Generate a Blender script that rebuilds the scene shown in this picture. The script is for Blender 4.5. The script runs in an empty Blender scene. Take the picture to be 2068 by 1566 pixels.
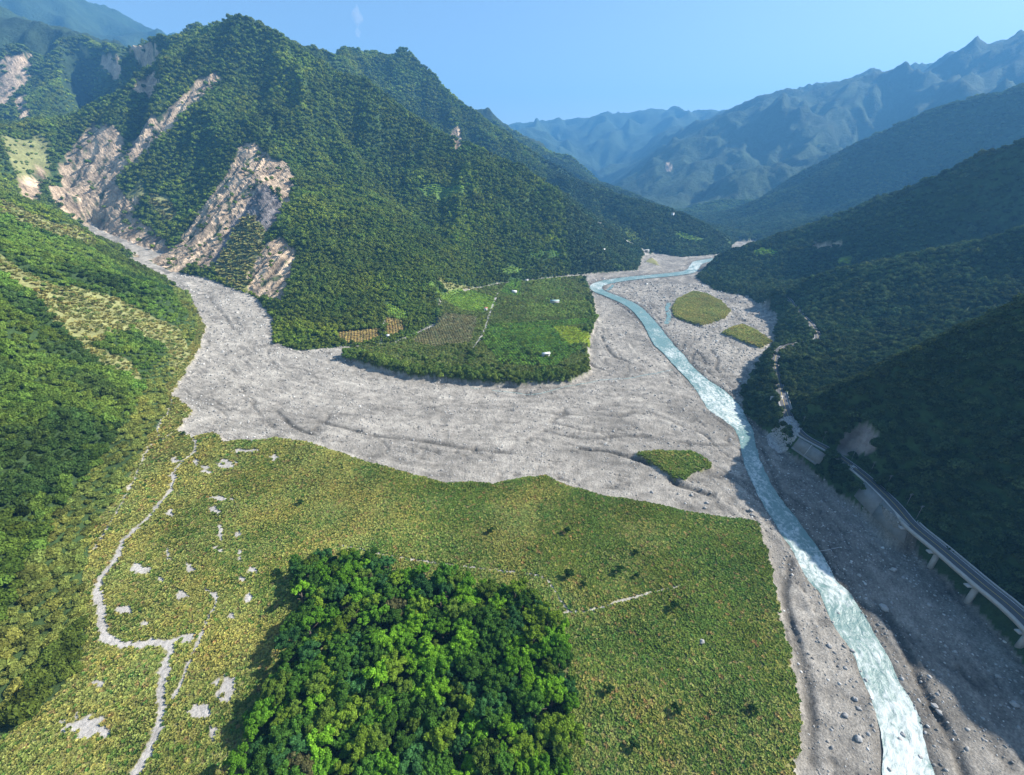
import bpy, math, random
import numpy as np
from mathutils import Vector, Matrix
random.seed(7)
rng = np.random.default_rng(11)
PREVIEW = False

# ------------------------------------------------------------------ camera, sky, sun, exposure
C = bpy.context.scene.collection
scene = bpy.context.scene
CAM_Z = 170.0
PITCH = math.radians(25.1)
FPX = 852.0                      # focal length in pixels of a 2068 wide frame
CP, SP = math.cos(PITCH), math.sin(PITCH)
cam_data = bpy.data.cameras.new('camera')
cam_data.sensor_width = 36.0
cam_data.lens = 36.0 * FPX / 2068.0
cam_data.clip_start = 1.0
cam_data.clip_end = 60000.0
cam = bpy.data.objects.new('camera', cam_data)
C.objects.link(cam)
cam.location = (0, 0, CAM_Z)
cam.rotation_euler = (math.pi / 2 - PITCH, 0, 0)
scene.camera = cam

SUN_EL = math.radians(37)
SUN_AZ = math.radians(10)        # ahead of the viewer's right
sun_dir = Vector((math.cos(SUN_AZ) * math.cos(SUN_EL), math.sin(SUN_AZ) * math.cos(SUN_EL), math.sin(SUN_EL)))
world = bpy.data.worlds.new('World')
scene.world = world
world.use_nodes = True
wn = world.node_tree
wn.nodes.clear()
sky = wn.nodes.new('ShaderNodeTexSky')
sky.sky_type = 'NISHITA'
sky.sun_disc = False
sky.sun_elevation = SUN_EL
sky.sun_rotation = math.pi / 2 - SUN_AZ
sky.altitude = 300
sky.air_density = 1.0
sky.dust_density = 0.9
sky.ozone_density = 0.25
bg = wn.nodes.new('ShaderNodeBackground')
bg.inputs['Strength'].default_value = 0.084
wo = wn.nodes.new('ShaderNodeOutputWorld')
wn.links.new(sky.outputs[0], bg.inputs['Color'])
wn.links.new(bg.outputs[0], wo.inputs['Surface'])

sd = bpy.data.lights.new('sun', 'SUN')
sd.energy = 5.0
sd.angle = math.radians(0.5)
sd.color = (1.0, 0.95, 0.87)
sun = bpy.data.objects.new('sun', sd)
C.objects.link(sun)
sun.rotation_euler = (-sun_dir).to_track_quat('-Z', 'Y').to_euler()
sun.location = (300, 100, 900)

scene.view_settings.view_transform = 'Standard'
scene.view_settings.look = 'None'
scene.view_settings.gamma = 1.0
scene.view_settings.exposure = 1.32
scene.view_settings.use_curve_mapping = False
scene.cycles.use_denoising = True
scene.cycles.max_bounces = 6
scene.cycles.diffuse_bounces = 2
scene.cycles.glossy_bounces = 2
scene.cycles.transmission_bounces = 3
scene.cycles.volume_bounces = 0
scene.cycles.transparent_max_bounces = 6

# ------------------------------------------------------------------ noise
_perm = np.random.default_rng(3).permutation(4096).astype(np.int64)
_gr = np.random.default_rng(5).random(4096) * 2 * np.pi
_gx, _gy = np.cos(_gr), np.sin(_gr)
def _hash(ix, iy):
    return _perm[(_perm[ix & 4095] + iy) & 4095]
def perlin(x, y):
    x = np.asarray(x, float); y = np.asarray(y, float)
    ix = np.floor(x).astype(np.int64); iy = np.floor(y).astype(np.int64)
    fx = x - ix; fy = y - iy
    u = fx * fx * fx * (fx * (fx * 6 - 15) + 10); v = fy * fy * fy * (fy * (fy * 6 - 15) + 10)
    def g(a, b, dx, dy):
        h = _hash(ix + a, iy + b)
        return _gx[h] * dx + _gy[h] * dy
    a = g(0, 0, fx, fy); b = g(1, 0, fx - 1, fy); c = g(0, 1, fx, fy - 1); d = g(1, 1, fx - 1, fy - 1)
    return ((a + u * (b - a)) + v * ((c + u * (d - c)) - (a + u * (b - a)))) * 1.5
def fbm(x, y, lam, octv=4, gain=.5, seed=0):
    s = 0; a = 1; f = 1.0 / lam; n = 0
    for o in range(octv):
        s = s + a * perlin(x * f + 17.3 * (o + seed), y * f - 9.1 * (o + 2 * seed)); n += a
        a *= gain; f *= 2.03
    return s / n
def sat(x): return np.clip(x, 0, 1)
def sstep(a, b, x):
    t = sat((x - a) / (b - a)); return t * t * (3 - 2 * t)

# ------------------------------------------------------------------ pixel (of the 2068 wide photograph) -> place
def ray(px, py):
    u = (px - 1034.0) / FPX; v = (783.0 - py) / FPX
    return u, CP + v * SP, -SP + v * CP
def at_y(px, py, y):
    a, b, c = ray(px, py); d = y / b
    return (a * d, y, CAM_Z + c * d)
def floor_z(x, y):
    s = np.maximum(0, -.75 * x + .66 * y)
    w = sstep(250, -150, x) if np.ndim(x) else float(sstep(250., -150., np.float64(x)))
    return 5e-5 * np.minimum(s, 1400) ** 2 * w + .011 * np.clip(y - 350, 0, 6000) * (1 - .4 * w)
def on_floor(px, py, h=0.0):
    a, b, c = ray(px, py); z = h
    for _ in range(30):
        d = (z - CAM_Z) / c
        z = z * .5 + .5 * (h + float(floor_z(a * d, b * d)))
    return (a * d, b * d, z)
def OF(pts, h=0.0): return [on_floor(px, py, h) for px, py in pts]
def RY(pts): return [at_y(*p) for p in pts]

# ------------------------------------------------------------------ the lie of the land: ridges, gullies, floors
TERR = 6.5
# floor outline (toe of every slope), clockwise from the near left
floor_poly_px = [(-300, 1900), (-40, 1530), (130, 1420), (195, 1310), (172, 1180), (190, 1090), (255, 985), (330, 860), (338, 790),
                 (385, 720), (402, 640), (385, 600), (330, 562), (272, 540), (250, 527)]
floor_poly_px2 = [(300, 527), (345, 548), (425, 566), (520, 603), (548, 640), (552, 690), (600, 708), (700, 700), (800, 690), (880, 655),
                  (893, 600), (930, 590), (1000, 574), (1060, 567), (1130, 560), (1190, 554), (1240, 550), (1287, 546),
                  (1296, 520), (1320, 512), (1380, 520), (1480, 512)]
floor_poly_px3 = [(1455, 522), (1405, 560), (1440, 585), (1510, 600), (1570, 640), (1560, 700), (1525, 750), (1497, 800), (1512, 850),
                  (1560, 885), (1590, 917), (1652, 966), (1734, 1032), (1848, 1112), (1960, 1230), (2068, 1345), (2300, 1640), (2500, 2100)]
hid_stream = [(-690, 812), (-800, 878), (-950, 985), (-938, 1005), (-780, 905), (-668, 842)]
floor_xy = [p[:2] for p in OF(floor_poly_px)] + hid_stream + [p[:2] for p in OF(floor_poly_px2)] + [(650, 1330), (760, 1500), (830, 1500), (720, 1280)] + \
           [p[:2] for p in OF(floor_poly_px3)] + [(250, -200), (-260, -200)]
terrace_px = [(690, 716), (830, 752), (950, 762), (1050, 768), (1150, 762), (1188, 745), (1186, 690), (1204, 640), (1196, 595), (1178, 557),
              (1130, 560), (1060, 567), (1000, 574), (930, 590), (893, 600), (880, 655), (800, 690), (700, 700)]
terrace_xy = [p[:2] for p in OF(terrace_px, TERR)]
meadow_px = [(-400, 1900), (-200, 1530), (30, 1420), (95, 1310), (72, 1180), (90, 1090), (155, 985), (270, 860), (290, 790), (350, 720), (380, 635), (402, 634),
             (414, 660), (395, 715), (345, 795), (387, 828), (352, 868), (395, 880), (430, 870), (452, 891), (560, 884), (610, 888), (700, 918), (800, 948),
             (900, 973), (1000, 974), (1060, 962), (1100, 960), (1200, 995), (1300, 1012), (1400, 1032), (1528, 1052), (1552, 1100),
             (1568, 1200), (1598, 1330), (1618, 1430), (1616, 1490), (1604, 1566), (1590, 1900)]
meadow_xy = [p[:2] for p in OF(meadow_px, 2.5)]
isl_px = [[(1357, 622), (1368, 603), (1400, 588), (1425, 592), (1455, 607), (1476, 627), (1462, 643), (1420, 656), (1385, 648), (1362, 638)],
          [(1458, 672), (1478, 660), (1500, 655), (1530, 668), (1560, 690), (1535, 702), (1510, 692)],
          [(1282, 914), (1330, 910), (1400, 911), (1432, 930), (1438, 944), (1400, 952), (1385, 968), (1362, 966), (1345, 952), (1310, 932)],
          [(1240, 462), (1290, 485), (1300, 497), (1270, 490)], [(1303, 528), (1318, 518), (1332, 536)]]
isl_xy = [[p[:2] for p in OF(q, 2.0)] for q in isl_px]

ridges = [
    # near left hillside crest
    RY([(385, 618, 640), (330, 575, 650), (260, 535, 665), (200, 500, 680), (100, 430, 700), (0, 400, 722), (-150, 330, 760), (-400, 200, 800)]),
    [(-480, 330, 150), (-600, 340, 230), (-900, 300, 420)], [(-330, 60, 140), (-420, 50, 230), (-700, 0, 400)], [(-300, -150, 110), (-600, -200, 350)],
    [(-400, 480, 70), (-520, 500, 105), (-700, 520, 190)],
    # main mountain: skyline right of the peak, spurs, left shoulder
    RY([(480, 45, 1400), (560, 75, 1375), (640, 120, 1340), (720, 165, 1310), (800, 215, 1270), (880, 255, 1235), (950, 290, 1200), (1060, 350, 1150), (1095, 372, 1120),
        (1130, 392, 1100), (1170, 430, 1070), (1205, 480, 1050), (1240, 512, 1040), (1275, 540, 1030)]),
    RY([(480, 45, 1400), (445, 150, 1300), (490, 230, 1180), (545, 295, 1060), (595, 350, 960), (625, 400, 860), (650, 455, 780), (650, 520, 690), (625, 590, 590), (590, 655, 500)]),
    RY([(595, 350, 960), (700, 405, 880), (790, 460, 800), (855, 530, 700), (885, 600, 610)]),
    RY([(480, 45, 1400), (440, 62, 1450), (390, 78, 1500), (320, 88, 1600), (240, 118, 1750)]),
    RY([(880, 255, 1235), (850, 330, 1130), (860, 390, 1040)]),
    # left face spurs of the main mountain (rock scars between them)
    RY([(390, 78, 1500), (300, 150, 1370), (210, 245, 1200), (150, 350, 1120), (130, 420, 1080)]),
    RY([(445, 150, 1300), (360, 240, 1180), (300, 330, 1080), (262, 450, 960)]),
    RY([(545, 295, 1060), (470, 360, 960), (410, 440, 880), (375, 500, 840)]),
    # mountain beyond the tributary
    RY([(-300, -120, 2500), (0, 15, 2300), (60, 35, 2250), (130, 72, 2150), (200, 103, 2050), (238, 118, 1950)]),
    RY([(0, 15, 2300), (-60, 200, 1800), (-30, 330, 1450)]),
    RY([(130, 72, 2150), (120, 200, 1750), (60, 290, 1450)]),
    # far left blue range
    RY([(-400, -300, 4600), (0, -90, 4500), (160, -5, 4500), (240, 40, 4500), (300, 68, 4500), (345, 80, 4500), (380, 76, 4500), (430, 120, 4500), (600, 200, 4500)]),
    # second ridge behind the main one
    RY([(560, 140, 2100), (640, 108, 2100), (680, 97, 2080), (705, 108, 2060), (740, 112, 2030), (800, 113, 2000), (832, 112, 2000), (870, 145, 1950), (900, 185, 1900), (920, 205, 1880),
        (960, 235, 1840), (1000, 268, 1800), (1060, 312, 1740), (1130, 352, 1680), (1200, 387, 1600), (1300, 412, 1480), (1400, 445, 1380), (1460, 475, 1310), (1500, 492, 1265)]),
    RY([(832, 112, 2000), (850, 220, 1800), (900, 300, 1650)]),
    # third
    RY([(900, 190, 2900), (950, 215, 2850), (985, 228, 2800), (1010, 248, 2750), (1060, 290, 2650), (1130, 330, 2500), (1180, 358, 2400), (1225, 380, 2250), (1300, 400, 2100)]),
    # far range at the head of the valley
    RY([(880, 260, 7200), (1020, 252, 7200), (1045, 243, 7200), (1100, 250, 7100), (1160, 254, 7000), (1190, 243, 7000), (1210, 233, 7000), (1260, 228, 7000), (1300, 225, 7000),
        (1332, 221, 7000), (1370, 233, 6900), (1420, 238, 6800), (1500, 245, 6600)]),
    RY([(1332, 221, 7000), (1290, 300, 5600), (1262, 345, 4700)]), RY([(1160, 254, 7000), (1180, 320, 5600), (1210, 360, 4700)]),
    # big blue mountain on the right
    RY([(1245, 366, 4300), (1300, 330, 4250), (1350, 300, 4200), (1400, 275, 4150), (1450, 250, 4100), (1500, 232, 4050), (1530, 212, 4000), (1552, 203, 4000), (1580, 212, 3980),
        (1640, 190, 3950), (1700, 168, 3900), (1770, 143, 3850), (1820, 148, 3800), (1856, 160, 3800), (1900, 150, 3800), (1960, 132, 3800), (2068, 92, 3800), (2300, 40, 3800)]),
    RY([(1552, 203, 4000), (1480, 290, 3500), (1420, 350, 3100), (1360, 400, 2800)]),
    RY([(1770, 143, 3850), (1700, 240, 3300), (1620, 300, 2950)]),
    RY([(1850, 165, 5400), (1900, 140, 5400), (1950, 112, 5400), (1985, 96, 5400), (2020, 96, 5400), (2068, 112, 5400), (2300, 200, 5400)]),
    RY([(1900, 190, 3400), (1980, 155, 3300), (2068, 108, 3200), (2300, 0, 3100)]),
    # green hills in front of it
    RY([(1330, 405, 2900), (1400, 395, 2850), (1440, 372, 2800), (1480, 350, 2750), (1520, 338, 2700), (1600, 330, 2650), (1700, 318, 2600)]),
    # long ridge falling to the bend
    RY([(1478, 447, 2200), (1510, 425, 2200), (1560, 392, 2150), (1600, 362, 2100), (1650, 332, 2050), (1700, 310, 2000), (1780, 275, 1930), (1850, 248, 1860), (1900, 225, 1820),
        (1980, 205, 1770), (2068, 175, 1730), (2300, 60, 1650)]),
    # next ridge
    RY([(1420, 545, 960), (1450, 520, 980), (1480, 508, 985), (1550, 490, 960), (1640, 462, 920), (1700, 438, 890), (1750, 420, 860), (1800, 400, 820),
        (1860, 375, 800), (1930, 345, 775), (1980, 320, 755), (2068, 283, 730), (2300, 150, 700)]),
    # bench ridge
    RY([(1500, 600, 690), (1560, 585, 643), (1640, 565, 612), (1700, 552, 596), (1800, 540, 572), (1880, 522, 556), (1950, 500, 544), (2068, 467, 520), (2300, 380, 500)]),
    # nearest spur on the right
    RY([(1600, 832, 287), (1640, 815, 276), (1680, 800, 268), (1740, 775, 252), (1800, 752, 246), (1910, 700, 241), (2010, 660, 237), (2068, 632, 234)]) + [(350, 236, 140), (480, 250, 215), (800, 260, 330)],
    [(350, 236, 140), (330, 190, 134), (326, 130, 134), (335, 40, 146), (420, -100, 170)], [(1000, -100, 400), (900, 200, 420), (1100, 420, 420)],
    # knoll with lit trees beside the road
    RY([(1520, 770, 356), (1600, 740, 372), (1680, 735, 380), (1760, 700, 400), (1850, 660, 420), (1950, 610, 440), (2068, 560, 470)]),
]
gullies = [
    RY([(985, 545, 815), (1060, 520, 880), (1130, 508, 930)]),
    RY([(700, 290, 1180), (760, 365, 1080), (830, 440, 960), (900, 500, 830)]),
    [(-300, 1650, 190), (120, 1450, 115)] + RY([(1215, 455, 1370), (1240, 468, 1290), (1270, 490, 1200), (1300, 510, 1120)]),
    [(-1100, 1500, 180), (-1500, 1750, 330), (-1800, 2100, 430)],
    [(-200, 2400, 260), (300, 2050, 140), (600, 1700, 60)],
    [(500, 3300, 110), (700, 2600, 60), (850, 2000, 38), (850, 1600, 30)],
    [(-500, 4800, 500), (200, 3600, 250), (500, 3300, 110)],
    [(500, 3300, 110), (750, 4200, 130), (900, 5400, 190)],
    [(850, 2000, 38), (1150, 2350, 90), (1700, 2500, 200), (2600, 2500, 350)],
    [(2300, 3100, 330), (1400, 3000, 200), (1050, 2700, 90), (850, 2400, 45)],
    [(760, 1480, 24), (950, 1640, 50), (1250, 1690, 110), (1500, 1650, 150), (2200, 1400, 280)],
    [(430, 800, 10), (560, 745, 24), (700, 690, 58), (900, 620, 120), (1400, 600, 230)],
    [(300, 395, 12), (360, 415, 24), (440, 435, 36), (600, 440, 75), (900, 420, 150)],
    [(235, 318, 8), (300, 325, 24), (380, 330, 50), (520, 330, 110)],
    [(-1000, 3000, 300), (-2500, 3300, 500)],
]
road_px = [(2300, 1480, 13.5), (2068, 1250, 13.5), (1980, 1176, 13.4), (1900, 1108, 13.3), (1842, 1060, 13.2), (1800, 1012, 13.2), (1740, 957, 13.2), (1680, 913, 13.2), (1625, 882, 13.2),
           (1600, 856, 13.3), (1588, 830, 13.8), (1578, 795, 15), (1570, 760, 16), (1565, 730, 17), (1575, 706, 18), (1600, 696, 19), (1640, 690, 20), (1652, 680, 21), (1638, 655, 22), (1612, 628, 23), (1590, 600, 24)]
def at_z(px, py, z):
    a, b, c = ray(px, py); d = (z - CAM_Z) / c
    return (a * d, b * d, z)
def catmull(pts, step):
    P = np.array([pts[0]] + list(pts) + [pts[-1]], float); out = []
    for i in range(1, len(P) - 2):
        a, b, c, d = P[i - 1:i + 3]
        n = max(1, int(np.linalg.norm(c - b) / step))
        for t in np.arange(n) / n:
            out.append(.5 * ((2 * b) + (c - a) * t + (2 * a - 5 * b + 4 * c - d) * t * t + (3 * b - a - 3 * c + d) * t ** 3))
    out.append(P[-2]); return np.array(out)
road_pts = catmull([(198, -150, 13.6), (203, -40, 13.5)] + [at_z(*p) for p in road_px], 3.0)

def in_poly(X, Y, poly):
    poly = np.array(poly); m = np.zeros(X.shape, bool)
    bx = (X >= poly[:, 0].min()) & (X <= poly[:, 0].max()) & (Y >= poly[:, 1].min()) & (Y <= poly[:, 1].max())
    x = X[bx]; y = Y[bx]; r = np.zeros(x.shape, bool); n = len(poly)
    for i in range(n):
        x1, y1 = poly[i]; x2, y2 = poly[(i + 1) % n]
        if y1 == y2: continue
        c = (y1 > y) != (y2 > y)
        r ^= c & (x < (x2 - x1) * (y - y1) / (y2 - y1) + x1)
    m[bx] = r; return m
def warp(X, Y, a, lam, seed=3):
    return X + a * fbm(X, Y, lam, 3, seed=seed), Y + a * fbm(X, Y, lam, 3, seed=seed + 9)

class Grid:
    def __init__(s, x0, x1, y0, y1, h):
        s.x0, s.y0, s.h = x0, y0, h
        s.nx = int((x1 - x0) / h) + 1; s.ny = int((y1 - y0) / h) + 1
        s.X, s.Y = np.meshgrid(x0 + h * np.arange(s.nx), y0 + h * np.arange(s.ny))
        s.f = {}
    def idx(s, x, y): return (x - s.x0) / s.h, (y - s.y0) / s.h
    def inside(s, x, y, m=2):
        a, b = s.idx(x, y); return (a > m) & (a < s.nx - 1 - m) & (b > m) & (b < s.ny - 1 - m)
    def samp(s, k, x, y):
        A = s.f[k]; a, b = s.idx(x, y)
        a = np.clip(a, 0, s.nx - 1.001); b = np.clip(b, 0, s.ny - 1.001)
        i = a.astype(int); j = b.astype(int); u = a - i; v = b - j
        return (A[j, i] * (1 - u) + A[j, i + 1] * u) * (1 - v) + (A[j + 1, i] * (1 - u) + A[j + 1, i + 1] * u) * v

grids = [Grid(-6500, 9000, -600, 9800, 40), Grid(-2600, 3600, -240, 4300, 10), Grid(-1050, 1300, -100, 1500, 2.5), Grid(-430, 450, 30, 560, 1.0)]
def box(a, n, ax):
    a = np.moveaxis(a, ax, 0)
    p = np.concatenate([np.repeat(a[:1], n + 1, 0), a, np.repeat(a[-1:], n, 0)], 0)
    c = np.cumsum(p, 0); r = (c[2 * n + 1:] - c[:-2 * n - 1]) / (2 * n + 1)
    return np.moveaxis(r, 0, ax)
def solve(g, coarse, iters):
    X, Y = g.X, g.Y
    h = coarse.samp('h', X, Y) if coarse else np.full(X.shape, 200.0)
    fix = np.zeros(X.shape, bool); val = np.zeros(X.shape)
    def put(P, w=0):
        P = np.array(P, float)
        for a, b in zip(P[:-1], P[1:]):
            n = max(2, int(np.hypot(*(b - a)[:2]) / (g.h * .5)))
            t = np.linspace(0, 1, n)[:, None]; q = a + (b - a) * t
            i = np.round((q[:, 0] - g.x0) / g.h).astype(int); j = np.round((q[:, 1] - g.y0) / g.h).astype(int)
            for dj in range(-w, w + 1):
                for di in range(-w, w + 1):
                    ii, jj = i + di, j + dj
                    ok = (ii >= 0) & (ii < g.nx) & (jj >= 0) & (jj < g.ny)
                    fix[jj[ok], ii[ok]] = True; val[jj[ok], ii[ok]] = q[ok, 2]
    for q in gullies: put(q)
    fix0 = fix.copy()
    for q in ridges: put(q)
    rm = (fix & ~fix0).astype(float)
    F = floor_z(X, Y)
    wx, wy = warp(X, Y, 5, 40)
    mfl = in_poly(wx, wy, floor_xy)
    w2x, w2y = warp(X, Y, 2.5, 12)
    mt = in_poly(w2x, w2y, terrace_xy)
    mm = in_poly(w2x, w2y, meadow_xy)
    for q in isl_xy: mm |= in_poly(w2x, w2y, q)
    mt &= mfl | (F > -1)
    fl = mfl | mt
    fix |= fl; val[fl] = F[fl]
    val[mm & fl & ~mt] += 2.6
    val[mt] = (F + TERR + 4 * sstep(-60, -250, X) * 0 + 1.2 * fbm(X, Y, 60, 3))[mt]
    if g.h <= 3:
        rp = road_pts[road_pts[:, 1] > 168]
        rp = rp.copy(); rp[:, 2] -= .35
        put(rp, 2 if g.h > 2 else 5)
    # far frame edges
    if coarse is None:
        e = np.zeros(X.shape, bool); e[0, :] = e[-1, :] = True; e[:, 0] = e[:, -1] = True
        fix2 = e & ~fix; val[fix2] = 600; fix |= fix2
    else:
        e = np.zeros(X.shape, bool); e[:2, :] = e[-2:, :] = True; e[:, :2] = e[:, -2:] = True
        e &= ~fix; val[e] = h[e]; fix |= e
    h = np.where(fix, val, h)
    par = (np.indices(X.shape).sum(0) & 1).astype(bool)
    free = ~fix
    masks = [free & par, free & ~par]
    om = 1.9 if coarse is None else 1.6
    for it in range(iters):
        for m in masks:
            n = np.zeros_like(h)
            n[1:-1, 1:-1] = .25 * (h[:-2, 1:-1] + h[2:, 1:-1] + h[1:-1, :-2] + h[1:-1, 2:])
            h = np.where(m, h + om * (n - h), h)
    n = max(2, int(45 / g.h))
    for ax in (0, 1):
        for _ in range(2):
            k = np.ones(2 * n + 1) / (2 * n + 1)
            rm = np.apply_along_axis(lambda r: np.convolve(r, k, 'same'), ax, rm) if False else box(rm, n, ax)
    if g.h <= 3:
        for ax in (0, 1): h = box(h, 1, ax)
        for ax in (0, 1): h = box(h, 1 if g.h > 2 else 2, ax)
    g.f['crest'] = sat(rm / max(rm.max(), 1e-6) * 3)
    g.f['h'] = h; g.f['floor'] = F
    g.f['fl'] = fl.astype(float); g.f['mead'] = (mm & fl & ~mt).astype(float); g.f['terr'] = mt.astype(float)
prev = None
for g, it in zip(grids, (260, 90, 60, 40)):
    solve(g, prev, it); prev = g

def lic(g, n, vx, vy, k):
    L = np.hypot(vx, vy) + 1e-6; vx = vx / L; vy = vy / L
    g.f['_n'] = n; g.f['_vx'] = vx; g.f['_vy'] = vy
    acc = n.copy(); c = 1.0
    for sgn in (1, -1):
        x = g.X.copy(); y = g.Y.copy()
        for i in range(k):
            a = g.samp('_vx', x, y); b = g.samp('_vy', x, y)
            x = x + sgn * g.h * a; y = y + sgn * g.h * b
            w = 1 - (i + 1) / (k + 1)
            acc += w * g.samp('_n', x, y); c += w
    return acc / c
# gullies and spurs running down every slope
g1 = grids[1]
def down(g):
    gy, gx = np.gradient(g.f['h'], g.h); return gx, gy
gx, gy = down(g1)
n1 = fbm(g1.X, g1.Y, 260, 2, seed=1); n2 = fbm(g1.X, g1.Y, 95, 3, seed=4)
e1 = lic(g1, n1, gx, gy, 14); e2 = lic(g1, n2, gx, gy, 9)
e1 /= e1.std(); e2 /= e2.std()
above = np.maximum(0, g1.f['h'] - g1.f['floor'])
crest = lambda e: 1 - np.abs(e) * 1.0
g1.f['er'] = (crest(e1) * 34 + crest(e2) * 14) * sat((above - 14) / 240) ** .8 * (1 - .65 * g1.f['crest'])
g0 = grids[0]
gx, gy = down(g0)
e0 = lic(g0, fbm(g0.X, g0.Y, 800, 2, seed=2), gx, gy, 8); e0 /= e0.std()
e3 = lic(g0, fbm(g0.X, g0.Y, 300, 2, seed=6), gx, gy, 6); e3 /= e3.std()
g0.f['er'] = (crest(e0) * 95 + crest(e3) * 50) * (1 - .82 * g0.f['crest']) * sat(np.maximum(0, g0.f['h'] - g0.f['floor'] - 20) / 500)
g2 = grids[2]
gx, gy = down(g2)
e4 = lic(g2, fbm(g2.X, g2.Y, 32, 3, seed=8), gx, gy, 9); e4 /= e4.std()
e5 = lic(g2, fbm(g2.X, g2.Y, 14, 3, seed=18), gx, gy, 16); g2.f['rill'] = e5 / e5.std()
g2.f['er2'] = crest(e4) * 3.2 * sat(np.maximum(0, g2.f['h'] - g2.f['floor'] - TERR) / 60)

def pick(name, x, y, extra=None):
    x = np.asarray(x, float); y = np.asarray(y, float)
    out = grids[0].samp(name, x, y)
    for g in grids[1:]:
        m = g.inside(x, y)
        if m.any(): out[m] = g.samp(name, x[m], y[m])
    return out
def height(x, y):
    x = np.atleast_1d(np.asarray(x, float)); y = np.atleast_1d(np.asarray(y, float))
    h = pick('h', x, y)
    e = grids[0].samp('er', x, y); w = sat(np.minimum(np.minimum(x + 2600, 3600 - x), np.minimum(4300 - y, 1e9)) / 500)
    e = e * (1 - w) + w * g1.samp('er', x, y)
    r = np.hypot(x, y)
    e = e + w * sstep(1400, 2600, r) * 1.1 * grids[0].samp('er', x, y)
    h = h + e
    m = g2.inside(x, y)
    if m.any(): h[m] += g2.samp('er2', x[m], y[m])
    if 'chan' in grids[3].f:
        m = grids[3].inside(x, y); h[m] += grids[3].samp('chan', x[m], y[m])
        m2 = g2.inside(x, y) & ~m; h[m2] += g2.samp('chan', x[m2], y[m2])
    if 'rw' in g3_.f:
        for g, m in ((g2, g2.inside(x, y) & ~g3_.inside(x, y)), (g3_, g3_.inside(x, y))):
            if m.any():
                w = g.samp('rw', x[m], y[m]); h[m] = h[m] * (1 - w) + w * g.samp('rz', x[m], y[m])
    return h
g3_ = grids[3]
def hit(px, py, lift=0.0):
    a, b, c = ray(px, py)
    d = 80 * 1.004 ** np.arange(1300)
    z = CAM_Z + c * d; hh = height(a * d, b * d) + lift
    k = np.argmax(hh > z)
    lo, hi = d[max(k - 1, 0)], d[k]
    for _ in range(12):
        m = .5 * (lo + hi)
        if height(a * m, b * m)[0] + lift > CAM_Z + c * m: hi = m
        else: lo = m
    return np.array((a * hi, b * hi, CAM_Z + c * hi - lift))
#@@PART2
# ------------------------------------------------------------------ river edges (image-left bank, image-right bank), downstream to upstream
river_L = [(1845, 2050), (1800, 1700), (1786, 1566), (1783, 1493), (1770, 1435), (1746, 1377), (1723, 1319), (1683, 1261), (1657, 1200), (1631, 1169), (1603, 1116), (1563, 1053), (1530, 995),
           (1505, 937), (1496, 894), (1485, 868), (1462, 848), (1433, 828), (1407, 790), (1386, 765), (1361, 740), (1339, 715), (1317, 693), (1294, 650), (1266, 620), (1230, 602), (1200, 590), (1190, 581), (1196, 573), (1220, 566), (1265, 559.5),
           (1310, 555.5), (1360, 550.5), (1385, 545.5), (1393, 536), (1403, 527.5), (1440, 521.5), (1480, 515.5)]
river_R = [(2010, 2050), (1930, 1700), (1886, 1566), (1865, 1493), (1848, 1435), (1816, 1377), (1787, 1319), (1754, 1261), (1716, 1200), (1684, 1169), (1656, 1116), (1612, 1053), (1567, 995),
           (1537, 937), (1524, 894), (1518, 868), (1509, 850), (1500, 828), (1463, 790), (1426, 765), (1398, 740), (1378, 715), (1357, 693), (1323, 650), (1293, 620), (1258, 602), (1226, 590), (1215, 582), (1222, 576), (1238, 571.5), (1270, 566.5),
           (1310, 562), (1365, 557), (1402, 550.5), (1412, 541), (1420, 532.5), (1446, 526), (1482, 519.5)]
WZ = -0.5
RL = np.array(OF(river_L, WZ)); RR = np.array(OF(river_R, WZ))
def dense(P, Q, step):
    """resample two banks together"""
    M = (P + Q) / 2; a = []; b = []
    Pc = np.vstack([P[0], P, P[-1]]); Qc = np.vstack([Q[0], Q, Q[-1]])
    for i in range(1, len(Pc) - 2):
        n = max(1, int(np.linalg.norm((Pc[i + 1] + Qc[i + 1] - Pc[i] - Qc[i]) / 2) / step))
        for t in np.arange(n) / n:
            for S, o in ((Pc, a), (Qc, b)):
                p0, p1, p2, p3 = S[i - 1:i + 3]
                o.append(.5 * (2 * p1 + (p2 - p0) * t + (2 * p0 - 5 * p1 + 4 * p2 - p3) * t * t + (p3 - p0 + 3 * p1 - 3 * p2) * t ** 3))
    return np.array(a), np.array(b)
dL, dR = dense(RL, RR, 1.2)
dM = (dL + dR) / 2; dW = np.linalg.norm(dL - dR, axis=1)

def seg_dist(X, Y, P, maxd=60):
    """distance to a polyline, and how far along it"""
    P = np.asarray(P, float)
    D = np.full(X.shape, 1e9); T = np.zeros(X.shape); acc = 0
    for a, b in zip(P[:-1], P[1:]):
        L = np.hypot(*(b - a)[:2]) + 1e-9
        m = (X > min(a[0], b[0]) - maxd) & (X < max(a[0], b[0]) + maxd) & (Y > min(a[1], b[1]) - maxd) & (Y < max(a[1], b[1]) + maxd)
        if m.any():
            x = X[m]; y = Y[m]
            t = np.clip(((x - a[0]) * (b[0] - a[0]) + (y - a[1]) * (b[1] - a[1])) / L ** 2, 0, 1)
            d = np.hypot(x - a[0] - t * (b[0] - a[0]), y - a[1] - t * (b[1] - a[1]))
            o = D[m]; k = d < o; o[k] = d[k]; D[m] = o
            tt = T[m]; tt[k] = acc + t[k] * L; T[m] = tt
        acc += L
    return D, T

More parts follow.
